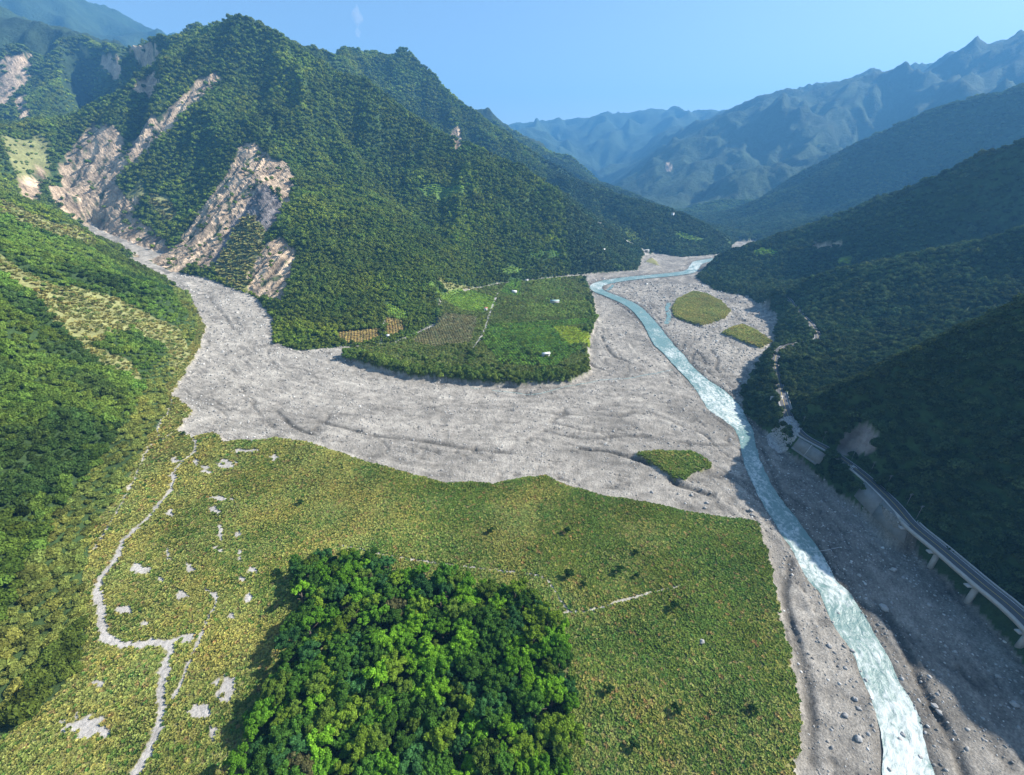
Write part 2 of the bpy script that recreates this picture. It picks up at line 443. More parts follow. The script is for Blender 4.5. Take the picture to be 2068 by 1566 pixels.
# ------------------------------------------------------------------ flow lines scoured into the gravel, banks, river channel
flow_px = [[(300, 550), (420, 620), (450, 700), (560, 790), (800, 835), (1100, 855), (1400, 905), (1540, 1005)], [(600, 722), (850, 790), (1050, 803), (1250, 795), (1420, 800)],
           [(400, 850), (700, 900), (950, 940), (1250, 965), (1450, 1010), (1560, 1070)], [(1340, 540), (1300, 600), (1390, 720), (1500, 830)], [(1450, 570), (1540, 640), (1500, 740), (1530, 830)],
           [(1400, 530), (1210, 590), (1300, 660), (1400, 780), (1500, 880), (1570, 1040), (1690, 1250), (1780, 1400), (1830, 1566)], [(1210, 620), (1210, 720), (1330, 780)],
           [(1540, 900), (1700, 1080), (1850, 1300), (2000, 1566)], [(1545, 1060), (1590, 1250), (1650, 1450), (1690, 1566)], [(1600, 560 + 380), (1800, 1080), (2068, 1400)], [(300, 1000), (250, 1150), (300, 1350), (280, 1566)]]
flow_xy = [np.array(OF(q))[:, :2] for q in flow_px]
def flow_field(g):
    sub = 8
    X = g.X[::sub, ::sub]; Y = g.Y[::sub, ::sub]
    fx = np.zeros(X.shape); fy = np.zeros(X.shape)
    for P in flow_xy:
        P = catmull(P, 15)
        for a, b in zip(P[:-1], P[1:]):
            m = (a + b) / 2; d = (b - a) / (np.hypot(*(b - a)) + 1e-9)
            w = np.hypot(*(b - a)) / ((X - m[0]) ** 2 + (Y - m[1]) ** 2 + 200) ** 1.6
            fx += w * d[0]; fy += w * d[1]
    n = np.hypot(fx, fy) + 1e-12
    gg = Grid(g.x0, g.x0 + g.h * sub * X.shape[1], g.y0, g.y0 + g.h * sub * X.shape[0], g.h * sub)
    pad = lambda a: np.pad(a, ((0, gg.ny - a.shape[0]), (0, gg.nx - a.shape[1])), 'edge')
    gg.f['x'] = pad(fx / n); gg.f['y'] = pad(fy / n)
    return gg.samp('x', g.X, g.Y), gg.samp('y', g.X, g.Y)
g3 = grids[3]
# dark erosion steps seen in the photograph: (points, bank height)
step_px = [([(1170, 905), (1235, 912), (1290, 930), (1345, 950), (1362, 975), (1390, 985), (1440, 1000)], 1.9), ([(640, 850), (700, 865), (760, 880), (850, 890), (940, 905), (1030, 915)], .9),
           ([(1100, 870), (1180, 885), (1280, 880), (1400, 895), (1470, 900)], .8), ([(1210, 592), (1262, 622), (1300, 655), (1330, 690), (1356, 715), (1405, 770), (1440, 795), (1480, 825)], 1.8),
           ([(1357, 622), (1364, 640), (1386, 650), (1420, 662)], 2.0), ([(1402, 715), (1398, 732), (1415, 745), (1440, 752)], 1.0), ([(1405, 708), (1418, 720), (1424, 735)], 1.0),
           ([(1435, 705), (1450, 725), (1445, 745)], .9), ([(1600, 1130), (1585, 1200), (1600, 1260), (1625, 1360), (1640, 1430), (1640, 1540)], .9),
           ([(1800, 1255), (1830, 1310), (1870, 1400), (1910, 1470), (1950, 1566)], 1.6), ([(420, 600), (455, 640), (470, 665)], .8), ([(560, 830), (590, 860), (640, 880)], .8),
           ([(1215, 680), (1235, 715), (1262, 728)], .9), ([(1462, 673), (1500, 690), (1515, 700)], 1.4), ([(1540, 905), (1570, 980), (1600, 1050), (1650, 1110), (1720, 1200), (1790, 1290), (1850, 1400), (1900, 1500)], .6)]
steps = [(catmull(np.array(OF(q))[:, :2], 4), h) for q, h in step_px]
for g, lam, k, amp in ((g2, 14, 12, .42), (g3, 5.0, 16, .22)):
    vx, vy = flow_field(g)
    n = lic(g, fbm(g.X, g.Y, lam, 3, seed=12), vx, vy, k); n /= n.std()
    n2_ = lic(g, fbm(g.X, g.Y, lam * 3, 2, seed=22), vx, vy, k); n2_ /= n2_.std()
    fl = g.f['fl'] * (1 - g.f['mead']) * (1 - g.f['terr'])
    if g is g2:
        n4 = lic(g, fbm(g.X, g.Y, 34, 4, .6, seed=52), vx, vy, 9); n4 /= n4.std(); g.f['n4'] = n4
    else: n4 = g2.samp('n4', g.X, g.Y)
    sc = np.exp(-(n4 / .13) ** 2) * sat(1.6 * fbm(g.X, g.Y, 60, 3, seed=57) + .15) * 1.5
    ch = -sc -(.5 + amp) * np.maximum(0, 1 - np.abs(n) * 4.0) * sat(.15 + .9 * n2_) * 1.7 + amp * .4 * n2_ + amp * .4 * n
    g.f['streak'] = n; g.f['streak2'] = n2_
    D, T = seg_dist(g.X, g.Y, dM, 50)
    W = np.interp(T, np.concatenate([[0], np.cumsum(np.linalg.norm(np.diff(dM[:, :2], axis=0), axis=1))]), dW) / 2
    R = np.hypot(g.X, g.Y)
    e = D - W - np.maximum(0, .004 * R - .6)
    for P, hgt in steps:
        D2, T2 = seg_dist(g.X, g.Y, P, 14)
        D2 = D2 + .8 * fbm(g.X, g.Y, 5, 2)
        ch -= 1.7 * hgt * np.exp(-(D2 / (1.1 + 1.0 * g.h / 2.5)) ** 2) * sat(.75 + .9 * fbm(g.X, g.Y, 22, 2, seed=31))
    g.f['line'] = sat(-(ch - amp * .4 * n2_ - amp * .4 * n) / .8) * fl
    ch = ch * sat(e / 3) * fl
    ch = np.where(g.f['fl'] * (1 - g.f['terr']) > .5, np.minimum(ch, 99) + -1.3 * (1 - sstep(-2.5, 2.0, e)), ch)
    lv = fbm(g.X, g.Y, 1.6 if g.h < 2 else 5, 3, seed=41)
    ch = ch + (lv * .22 + .25 * fbm(g.X, g.Y, 9, 3, seed=43)) * fl
    # relief of the shrub and forest floors
    Dr, Tr = seg_dist(g.X, g.Y, road_pts, 16)
    sr_ = np.concatenate([[0], np.cumsum(np.hypot(*np.diff(road_pts[:, :2], axis=0).T))])
    yr = np.interp(Tr, sr_, road_pts[:, 1])
    g.f['rw'] = (1 - sstep(4.2, 8.5, Dr)) * (yr > 168); g.f['rz'] = np.interp(Tr, sr_, road_pts[:, 2]) - .25
    g.f['chan'] = ch; g.f['rd'] = np.minimum(e, 60)
for g in grids[:2]: g.f['rd'] = np.full(g.X.shape, 60.0)

# ------------------------------------------------------------------ colours of the ground by what covers it
def H(px, py): return hit(px, py)[:2]
def HP(pts): return [tuple(H(*p)) for p in pts]
def grow(q, k=1.13):
    cx_ = sum(a for a, b in q) / len(q); cy_ = sum(b for a, b in q) / len(q); return [(cx_ + (a - cx_) * k, cy_ + (b - cy_) * (1 + (k - 1) * .3)) for a, b in q]
scar_rock = [HP(grow(q)) for q in (
    [(490, 294), (512, 288), (545, 325), (575, 335), (584, 385), (568, 420), (556, 400), (540, 375), (515, 385), (490, 430), (470, 470), (430, 536), (378, 528), (368, 495), (398, 450), (440, 385), (470, 340)],
    [(190, 255), (215, 250), (245, 290), (252, 335), (225, 370), (250, 400), (272, 395), (247, 478), (190, 475), (165, 440), (125, 420), (108, 380), (130, 330), (160, 290)],
    [(425, 150), (437, 160), (392, 212), (352, 252), (310, 292), (287, 330), (265, 320), (275, 285), (330, 235), (390, 170)],
    [(40, 108), (66, 115), (55, 150), (12, 212), (-10, 215), (-10, 140)], [(200, 155), (250, 125), (320, 108), (342, 112), (285, 136), (230, 152)],
    [(265, 178), (310, 143), (324, 178), (290, 188)], [(238, 470), (262, 440), (282, 440), (355, 500), (375, 535), (345, 552), (300, 525), (245, 500)],
    [(528, 505), (560, 480), (592, 500), (566, 612), (512, 592), (500, 560)], [(30, 200), (55, 195), (60, 240), (45, 245)], [(40, 370), (75, 335), (88, 345), (80, 395), (50, 405)],
  [(912, 262), (930, 262), (935, 300), (918, 302)], [(1345, 330), (1352, 330), (1356, 345), (1346, 345)],
    [(1640, 492), (1690, 486), (1700, 496), (1650, 505)])]
scree_and_shaded_rock = [HP(q) for q in ([(1690, 890), (1730, 858), (1775, 880), (1765, 912), (1715, 922), (1680, 914)], [(515, 385), (540, 375), (572, 410), (560, 450), (540, 478), (505, 428), (480, 450), (440, 533), (424, 533), (470, 440), (492, 425)],)]  # first patch is rock above the road, its shade put into the scree colour
grassy = [HP(q) for q in (
    [(0, 510), (60, 556), (110, 580), (200, 590), (290, 630), (360, 662), (390, 715), (345, 760), (338, 700), (300, 690), (275, 660), (225, 680), (190, 700), (270, 735), (285, 765), (235, 755), (175, 710), (115, 655), (60, 592), (0, 548)],
    [(0, 404), (60, 432), (130, 458), (200, 487), (192, 500), (130, 488), (60, 460), (0, 432)], [(430, 530), (490, 430), (520, 418), (540, 440), (535, 500), (520, 600), (440, 560)],
    [(0, 270), (90, 268), (100, 300), (70, 400), (10, 395)], [(250, 400), (290, 350), (290, 400), (262, 440)],
    [(150, 85), (170, 90), (188, 115), (170, 112)], [(300, 400), (340, 400), (365, 440), (330, 450)], [(880, 560), (955, 580), (975, 600), (900, 590)])]
fields = [(HP(q), c) for q, c in (
    ([(860, 578), (930, 580), (995, 600), (1002, 618), (975, 632), (930, 625), (900, 608)], 1), ([(838, 380), (880, 372), (940, 378), (938, 395), (885, 406), (860, 400)], 1),
    ([(1008, 545), (1040, 538), (1062, 546), (1045, 556), (1012, 553)], 1), ([(1068, 508), (1132, 505), (1130, 522), (1075, 526)], 2),
    ([(985, 655), (1110, 650), (1130, 675), (1180, 700), (1120, 740), (1010, 735), (975, 690)], 2), ([(1112, 655), (1165, 662), (1192, 680), (1190, 702), (1150, 695)], 3),
    ([(680, 672), (770, 664), (765, 684), (720, 694), (688, 692)], 4), ([(778, 640), (820, 650), (808, 675), (780, 678)], 4), ([(780, 610), (820, 630), (825, 650), (785, 640)], 1),
    ([(1060, 570), (1130, 560), (1140, 590), (1080, 600)], 5), ([(1690, 527), (1722, 520), (1716, 535), (1690, 536)], 3), ([(1515, 508), (1560, 503), (1574, 512), (1522, 520)], 1),
    ([(1360, 468), (1385, 472), (1425, 486), (1405, 490), (1368, 480)], 1), ([(1240, 458), (1285, 470), (1300, 490), (1270, 488)], 5), ([(1060, 610), (1195, 610), (1198, 640), (1070, 640)], 5),
    ([(900, 632), (965, 640), (950, 690), (880, 700), (830, 690)], 6), ([(1030, 560), (1055, 566), (1050, 600), (1010, 590)], 2), ([(1085, 650), (1190, 642), (1196, 655), (1110, 660)], 2))]
track_px = [([(350, 955), (345, 990), (320, 1020), (290, 1055), (245, 1095), (240, 1120), (197, 1180), (205, 1230), (215, 1287), (270, 1302), (345, 1300), (332, 1340), (330, 1375), (325, 1440), (312, 1490), (268, 1570), (230, 1640)], 1.7),
            ([(380, 870), (395, 905), (362, 940), (350, 958)], 1.2), ([(345, 790), (345, 820), (320, 868), (325, 890), (300, 905), (268, 975), (222, 1060), (190, 1110)], .8), ([(325, 890), (360, 872), (390, 850)], .8),
            ([(415, 1190), (438, 1208), (418, 1255), (388, 1325), (368, 1372), (350, 1410)], .8), ([(1140, 1238), (1200, 1232), (1260, 1212), (1375, 1183)], .55),
            ([(690, 1102), (850, 1133), (1000, 1152), (1095, 1166), (1132, 1212), (1150, 1238)], .45), ([(1006, 592), (990, 630), (978, 668), (957, 703)], 1.1), ([(777, 640), (775, 665), (770, 690)], .7),
            ([(1213, 454), (1240, 468), (1272, 492), (1305, 512), (1330, 525)], 11)]
tracks = [(catmull(np.array(HP(q)), 3), w) for q, w in track_px]
bare = [(440, 1008, 24, 5), (435, 1030, 10, 9), (495, 911, 30, 4), (458, 938, 18, 9), (416, 950, 10, 8), (555, 925, 10, 6), (283, 1150, 20, 12), (386, 1147, 10, 9), (366, 1203, 12, 8), (250, 1232, 16, 9), (292, 1262, 10, 6), (262, 1300, 25, 9),
        (375, 1290, 22, 10), (455, 1390, 22, 22), (405, 1440, 22, 22), (170, 1468, 42, 24), (510, 1150, 8, 8), (503, 1210, 8, 12), (345, 1037, 9, 7), (470, 1246, 9, 7), (445, 1075, 5, 16), (483, 1120, 6, 12), (490, 1170, 6, 8), (200, 1382, 12, 8),
        (340, 1120, 4, 14), (265, 985, 8, 6), (430, 1480, 8, 14), (325, 1170, 8, 5), (440, 1108, 10, 6), (480, 1078, 8, 5), (355, 930, 10, 8), (395, 935, 6, 8)]
bare = [(np.array(H(x, y)), np.array(H(x + a, y)), np.array(H(x, y - b))) for x, y, a, b in bare]
wood_px = [(592, 1125), (645, 1112), (750, 1118), (850, 1150), (960, 1172), (1085, 1185), (1120, 1235), (1150, 1290), (1155, 1400), (1150, 1560), (1150, 1700), (400, 1700), (460, 1566), (520, 1420), (556, 1335), (600, 1240), (606, 1190)]
wood_xy = [p[:2] for p in OF(wood_px, 8.5)]

def classify(X, Y):
    """cover code per point: 0 forest 1 gravel 2 scrub meadow 3 bare sandy 4 rock 5 scree and shade-darkened rock 6 grass slope 7 farm scrub 11..15 fields"""
    c = np.zeros(X.shape, int)
    fl = pick('fl', X, Y); md = pick('mead', X, Y); tr = pick('terr', X, Y)
    c[fl > .5] = 1; c[md > .5] = 2; c[tr > .5] = 7
    R = np.hypot(X, Y)
    a = np.clip(R * .006, 1, 7)
    nx = X + a * fbm(X, Y, 30, 4, seed=51) * 1.5; ny = Y + a * fbm(X, Y, 30, 4, seed=61) * 1.5
    land = c != 1
    for q in grassy: c[in_poly(nx, ny, q) & land] = 6
    for q in scar_rock: c[in_poly(nx, ny, q) & land] = 4
    for q in scree_and_shaded_rock: c[in_poly(nx, ny, q) & land] = 5
    for q, k in fields: c[in_poly(X + 2 * fbm(X, Y, 20, 2), Y, q)] = 10 + k
    jx = fbm(X, Y, 3.5, 3, seed=71)
    for P, w in tracks:
        D, T = seg_dist(X, Y, P, 15)
        c[(D + 1.2 * jx * min(w, 2) < w * .95) & (c != 1)] = 3
    for p, u, v in bare:
        u = u - p; v = v - p; det = u[0] * v[1] - u[1] * v[0]
        dx = X - p[0]; dy = Y - p[1]
        s = (dx * v[1] - dy * v[0]) / det; t = (u[0] * dy - u[1] * dx) / det
        c[(s * s + t * t + 2.2 * jx < 1.0) & (c == 2)] = 3
    return c
col_of = {0: (.045, .08, .025), 1: (.30, .285, .26), 2: (.24, .23, .09), 3: (.42, .39, .35), 4: (.50, .375, .255), 5: (.21, .185, .17), 6: (.24, .245, .10), 7: (.09, .12, .04),
          11: (.12, .20, .04), 12: (.06, .12, .03), 13: (.20, .27, .04), 14: (.26, .19, .08), 15: (.09, .14, .035), 16: (.16, .15, .07)}

# ------------------------------------------------------------------ small helpers
def new_mat(name):
    m = bpy.data.materials.new(name); m.use_nodes = True
    nt = m.node_tree; nt.nodes.clear()
    return m, nt
def N(nt, t, **k):
    n = nt.nodes.new(t)
    for a, b in k.items(): setattr(n, a, b)
    return n
def link(nt, a, b): nt.links.new(a, b)
def mesh_from(name, V, F, mats=None, smooth=False, midx=None):
    me = bpy.data.meshes.new(name)
    V = np.asarray(V, np.float32); F = np.asarray(F, np.int32); k = F.shape[1]
    me.vertices.add(len(V)); me.vertices.foreach_set('co', V.ravel())
    me.loops.add(F.size); me.loops.foreach_set('vertex_index', F.ravel())
    me.polygons.add(len(F)); me.polygons.foreach_set('loop_start', np.arange(len(F), dtype=np.int32) * k)
    me.polygons.foreach_set('loop_total', np.full(len(F), k, np.int32))
    if smooth: me.polygons.foreach_set('use_smooth', np.ones(len(F), bool))
    if midx is not None: me.polygons.foreach_set('material_index', np.asarray(midx, np.int32))
    me.update(calc_edges=True)
    for m in (mats or []): me.materials.append(m)
    return me
def link_obj(name, me, parent=None, **props):
    o = bpy.data.objects.new(name, me); C.objects.link(o)
    if parent: o.parent = parent
    for k, v in props.items(): o[k] = v
    return o
def empty(name, loc, rz=0, **props):
    o = bpy.data.objects.new(name, None); C.objects.link(o)
    o.location = loc; o.rotation_euler = (0, 0, rz); o.empty_display_size = .5
    for k, v in props.items(): o[k] = v
    return o
class MB:
    """collects boxes and tubes into one mesh"""
    def __init__(s): s.V = []; s.F = []
    def quadstrip(s, rings):
        b = len(s.V); n = len(rings[0])
        for r in rings: s.V += [tuple(p) for p in r]
        for i in range(len(rings) - 1):
            for j in range(n):
                k = (j + 1) % n
                s.F.append((b + i * n + j, b + i * n + k, b + (i + 1) * n + k, b + (i + 1) * n + j))
        for base, rev in ((b, True), (b + (len(rings) - 1) * n, False)):
            if n == 4:
                q = (base, base + 1, base + 2, base + 3); s.F.append(q[::-1] if rev else q)
            else:
                for j in range(1, n - 1, 2):
                    q = (base, base + j, base + j + 1, base + min(j + 2, n - 1)); s.F.append(q[::-1] if rev else q)
    def box(s, x0, x1, y0, y1, z0, z1):
        s.quadstrip([[(x0, y0, z0), (x1, y0, z0), (x1, y1, z0), (x0, y1, z0)], [(x0, y0, z1), (x1, y0, z1), (x1, y1, z1), (x0, y1, z1)]])
    def tube(s, pts, rad, n=8):
        pts = [Vector(p) for p in pts]; rings = []
        for i, p in enumerate(pts):
            d = (pts[min(i + 1, len(pts) - 1)] - pts[max(i - 1, 0)]).normalized()
            u = d.orthogonal().normalized(); v = d.cross(u)
            r = rad[i] if hasattr(rad, '__len__') else rad
            rings.append([p + r * (math.cos(2 * math.pi * k / n) * u + math.sin(2 * math.pi * k / n) * v) for k in range(n)])
        s.quadstrip(rings)
    def build(s, name, mat, parent=None, **props):
        me = mesh_from(name, s.V, s.F, [mat])
        return link_obj(name, me, parent, **props)

# ------------------------------------------------------------------ materials
def ground_mat(name, fine, coarse, bump, rough=.95, amp=.35):
    """vertex colour of the cover, broken up with grain and relief"""
    m, nt = new_mat(name)
    out = N(nt, 'ShaderNodeOutputMaterial'); bs = N(nt, 'ShaderNodeBsdfPrincipled')
    bs.inputs['Roughness'].default_value = rough; bs.inputs['Specular IOR Level'].default_value = .2
    at = N(nt, 'ShaderNodeAttribute', attribute_name='cover')
    geo = N(nt, 'ShaderNodeNewGeometry')
    n1 = N(nt, 'ShaderNodeTexNoise'); n1.inputs['Scale'].default_value = fine; n1.inputs['Detail'].default_value = 5; n1.inputs['Roughness'].default_value = .7
    n2 = N(nt, 'ShaderNodeTexNoise'); n2.inputs['Scale'].default_value = coarse; n2.inputs['Detail'].default_value = 6; n2.inputs['Roughness'].default_value = .6
    link(nt, geo.outputs['Position'], n1.inputs['Vector']); link(nt, geo.outputs['Position'], n2.inputs['Vector'])
    mr = N(nt, 'ShaderNodeMapRange'); mr.inputs['From Min'].default_value = .25; mr.inputs['From Max'].default_value = .75
    mr.inputs['To Min'].default_value = 1 - amp; mr.inputs['To Max'].default_value = 1 + amp
    link(nt, n1.outputs['Fac'], mr.inputs['Value'])
    mr2 = N(nt, 'ShaderNodeMapRange'); mr2.inputs['From Min'].default_value = .3; mr2.inputs['From Max'].default_value = .7
    mr2.inputs['To Min'].default_value = 1 - amp * .7; mr2.inputs['To Max'].default_value = 1 + amp * .6
    link(nt, n2.outputs['Fac'], mr2.inputs['Value'])
    mu = N(nt, 'ShaderNodeMath', operation='MULTIPLY'); link(nt, mr.outputs[0], mu.inputs[0]); link(nt, mr2.outputs[0], mu.inputs[1])
    vm = N(nt, 'ShaderNodeVectorMath', operation='SCALE'); link(nt, at.outputs['Color'], vm.inputs[0]); link(nt, mu.outputs[0], vm.inputs['Scale'])
    link(nt, vm.outputs[0], bs.inputs['Base Color'])
    bp = N(nt, 'ShaderNodeBump'); bp.inputs['Strength'].default_value = .8; bp.inputs['Distance'].default_value = bump
    ad = N(nt, 'ShaderNodeMath', operation='ADD'); link(nt, n1.outputs['Fac'], ad.inputs[0]); link(nt, n2.outputs['Fac'], ad.inputs[1])
    link(nt, ad.outputs[0], bp.inputs['Height']); link(nt, bp.outputs[0], bs.inputs['Normal'])
    link(nt, bs.outputs[0], out.inputs['Surface'])
    return m
M_gravel = ground_mat('gravel_bed', 1.3, .12, .9, amp=.5)
M_soil = ground_mat('scrub_soil', .8, .1, .5)
M_rockface = ground_mat('rock_face', .16, .035, 7, amp=.55)
M_slope = ground_mat('forest_floor', .25, .03, 2.5, amp=.4)
M_far = ground_mat('far_forest', .06, .012, 16, amp=.42)

def plain_mat(name, col, rough=.8, grain=1.5, amp=.2, bump=.02):
    m, nt = new_mat(name)
    out = N(nt, 'ShaderNodeOutputMaterial'); bs = N(nt, 'ShaderNodeBsdfPrincipled')
    bs.inputs['Roughness'].default_value = rough
    geo = N(nt, 'ShaderNodeNewGeometry'); n1 = N(nt, 'ShaderNodeTexNoise'); n1.inputs['Scale'].default_value = grain; n1.inputs['Detail'].default_value = 6
    link(nt, geo.outputs['Position'], n1.inputs['Vector'])
    mx = N(nt, 'ShaderNodeMix', data_type='RGBA'); link(nt, n1.outputs['Fac'], mx.inputs['Factor'])
    mx.inputs['A'].default_value = (*[c * (1 - amp) for c in col], 1); mx.inputs['B'].default_value = (*[min(1, c * (1 + amp)) for c in col], 1)
    link(nt, mx.outputs['Result'], bs.inputs['Base Color'])
    bp = N(nt, 'ShaderNodeBump'); bp.inputs['Distance'].default_value = bump; link(nt, n1.outputs['Fac'], bp.inputs['Height']); link(nt, bp.outputs[0], bs.inputs['Normal'])
    link(nt, bs.outputs[0], out.inputs['Surface']); return m
M_asph = plain_mat('asphalt', (.075, .075, .078), .85, .6, .25)
M_conc = plain_mat('concrete', (.42, .41, .39), .85, .5, .2)
M_wall = plain_mat('weathered_concrete', (.20, .20, .19), .9, .4, .35)
M_white = plain_mat('white_paint', (.78, .78, .76), .6, 1, .05)
M_yellow = plain_mat('yellow_paint', (.7, .5, .08), .6, 1, .1)
M_metal = plain_mat('galvanised_steel', (.5, .5, .5), .4, 2, .1)
M_teal = plain_mat('green_sheet_roof', (.30, .42, .38), .5, 1, .1)
M_red = plain_mat('red_sheet_roof', (.45, .16, .10), .6, 1, .1)
M_dark = plain_mat('dark_opening', (.03, .03, .03), .9, 1, .1)
M_bark = plain_mat('bark', (.12, .095, .07), .9, 3, .3)
M_rock = plain_mat('boulder_stone', (.34, .33, .31), .9, .9, .3, .08)

def leaf_mat(name, inst=True):
    m, nt = new_mat(name)
    out = N(nt, 'ShaderNodeOutputMaterial')
    if inst:
        at = N(nt, 'ShaderNodeAttribute', attribute_name='tint', attribute_type='INSTANCER'); src = at.outputs['Vector']
    else:
        at = N(nt, 'ShaderNodeObjectInfo'); src = at.outputs['Color']
    sh = N(nt, 'ShaderNodeAttribute', attribute_name='shade')
    geo = N(nt, 'ShaderNodeNewGeometry')
    n1 = N(nt, 'ShaderNodeTexNoise'); n1.inputs['Scale'].default_value = 1.2; n1.inputs['Detail'].default_value = 2
    link(nt, geo.outputs['Position'], n1.inputs['Vector'])
    mr = N(nt, 'ShaderNodeMapRange'); mr.inputs['From Min'].default_value = .3; mr.inputs['From Max'].default_value = .7; mr.inputs['To Min'].default_value = .7; mr.inputs['To Max'].default_value = 1.3
    link(nt, n1.outputs['Fac'], mr.inputs['Value'])
    mu = N(nt, 'ShaderNodeMath', operation='MULTIPLY'); link(nt, mr.outputs[0], mu.inputs[0]); link(nt, sh.outputs['Fac'], mu.inputs[1])
    vm = N(nt, 'ShaderNodeVectorMath', operation='SCALE'); link(nt, src, vm.inputs[0]); link(nt, mu.outputs[0], vm.inputs['Scale'])
    df = N(nt, 'ShaderNodeBsdfDiffuse'); link(nt, vm.outputs[0], df.inputs['Color'])
    tr = N(nt, 'ShaderNodeBsdfTranslucent'); link(nt, vm.outputs[0], tr.inputs['Color'])
    ms = N(nt, 'ShaderNodeMixShader'); ms.inputs[0].default_value = .22
    link(nt, df.outputs[0], ms.inputs[1]); link(nt, tr.outputs[0], ms.inputs[2]); link(nt, ms.outputs[0], out.inputs['Surface'])
    return m
M_leaf = leaf_mat('foliage'); M_leaf_obj = leaf_mat('tree_foliage', False)
def stone_inst():
    m, nt = new_mat('river_stone'); out = N(nt, 'ShaderNodeOutputMaterial'); bs = N(nt, 'ShaderNodeBsdfPrincipled'); bs.inputs['Roughness'].default_value = .9
    at = N(nt, 'ShaderNodeAttribute', attribute_name='tint', attribute_type='INSTANCER'); link(nt, at.outputs['Vector'], bs.inputs['Base Color']); link(nt, bs.outputs[0], out.inputs['Surface']); return m
M_stone = stone_inst()

# ------------------------------------------------------------------ the ground, one continuous sheet in polar steps, split by what it is
na, nr = (600, 560) if PREVIEW else (1020, 900)
ang = np.radians(np.linspace(-76, 76, na)); rr = 30 * np.exp(np.linspace(0, math.log(9700 / 30), nr))
A, R = np.meshgrid(ang, rr)
X = (R * np.sin(A)).ravel(); Y = (R * np.cos(A)).ravel()
Y[:na] = -80 * np.cos(A[0]) ** .5 * 0 - 60 + 0 * X[:na]
Z = height(X, Y)
CODE = classify(X, Y)
cov = np.zeros((len(X), 3))
for k, v in col_of.items(): cov[CODE == k] = v
rad = np.hypot(X, Y)
g = CODE == 1
st = np.where(grids[3].inside(X, Y), grids[3].samp('streak', X, Y), g2.samp('streak', X, Y)); st2 = g2.samp('streak2', X, Y); rd = pick('rd', X, Y)
big = fbm(X, Y, 90, 3, seed=81)
sandy = sstep(.1, .5, fbm(X, Y, 45, 3, seed=91) + .25 * sat(1 - rd / 60) + .15 * sstep(520, 700, Y))     # smooth dark silt near the river
warm = sstep(60, -250, X)
gc = np.array((.300, .274, .234)) * (1 - .27 * (sstep(150, 175, X) * sstep(330, 300, Y)))[:, None] * (1 + .07 * st[:, None] + .09 * st2[:, None]) * (1 + .14 * big[:, None]) * (1 + .11 * rng.normal(size=(len(X), 1)))  # gravel east of the river: slightly darker stone plus cast shade put into colour
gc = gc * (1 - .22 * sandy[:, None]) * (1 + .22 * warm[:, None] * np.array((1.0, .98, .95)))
wet = (1 - sstep(0, 3, rd))[:, None]
gc = gc * (1 - .28 * wet)
lin = np.where(grids[3].inside(X, Y), grids[3].samp('line', X, Y), g2.samp('line', X, Y)); gc = gc * (1 - .55 * lin[:, None])  # shade of the scoured lines and steps painted into the gravel colour
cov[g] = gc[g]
veg = (CODE == 0)
fv = veg & (rad > 2500); cov[fv] = (.034, .058, .027)
cov[veg] *= (1 + .5 * fbm(X, Y, 400, 4, seed=95)[veg])[:, None]
f = (CODE == 4) | (CODE == 5)
rn = fbm(X, Y, 25, 4, seed=97)
# bedding bands and pale runs in the scars
cov[f] = cov[f] * (1 + .4 * rn[f] + .22 * g2.samp('rill', X[f], Y[f]))[:, None] + np.clip(fbm(X + Z * .6, Y - Z * .8, 12, 3, seed=98)[f], 0, 1)[:, None] * np.array((.06, .055, .045))
gm = (CODE == 4) & (fbm(X, Y, 22, 3, seed=101) > .30) & (rad > 500)
cov[gm] = (.11, .13, .06)
fg = (CODE == 6); cov[fg] = cov[fg] * (1 + .5 * rn[fg])[:, None]
# rock faces are rough
Z = Z + np.where(f, (3.2 * fbm(X + Z, Y, 22, 5, .6, seed=103) - 2.2 * np.abs(g2.samp('rill', X, Y)) ** .8) * np.clip(rad / 800, .3, 1.2), 0)
Z = Z + np.where(CODE == 6, 1.0 * fbm(X, Y, 9, 3, seed=104), 0)
beyond = rad > 1500
Z = Z + np.where(beyond & (CODE == 0), sstep(1500, 2600, rad) * 9 * fbm(X, Y, 26, 3, seed=105), 0)
idx = np.arange(na * nr).reshape(nr, na)
Q = np.stack([idx[:-1, :-1], idx[:-1, 1:], idx[1:, 1:], idx[1:, :-1]], -1).reshape(-1, 4)[:, ::-1]
cx = X[Q].mean(1); cy = Y[Q].mean(1); cr = np.hypot(cx, cy)
fcode = CODE[Q[:, 0]]
flo = pick('fl', cx, cy) > .5; ter = pick('terr', cx, cy) > .5; mea = pick('mead', cx, cy) > .5
right = cx > np.interp(cy, [-100, 600, 900, 1250, 1500, 2200, 3000], [60, 300, 380, 640, 800, 900, 620])
region = np.where(flo & ~mea & ~ter, 0, np.where(mea & flo, 1, np.where(ter, 2, 99)))
un = region == 99
bk = np.interp(cx, [-1500, -900, -700, -500, -420], [1250, 1050, 880, 680, 560])       # beyond the tributary
region[un & ~right & (cx < -60) & (cy < bk) & (cx < np.interp(cy, [0, 400, 640, 1300], [-100, -300, -430, -430]))] = 3
un = region == 99
region[un & right & (cr < 500)] = 4
region[un & right & (cr >= 500) & (cy < 760)] = 5
un = region == 99
region[un & right & (cy < 1450)] = 6
un = region == 99
region[un & right & (cy < 2650) & (cr < 3400)] = 7
un = region == 99
region[un & right] = 8
un = region == 99
region[un & (cr > 3600)] = 9
un = region == 99
region[un & ((cx < -900) & (cy > 1150 + (-cx - 900) * .55) & (cy > 1000))] = 10
un = region == 99
region[un & (cy > 1420 - .12 * cx)] = 11
region[region == 99] = 12
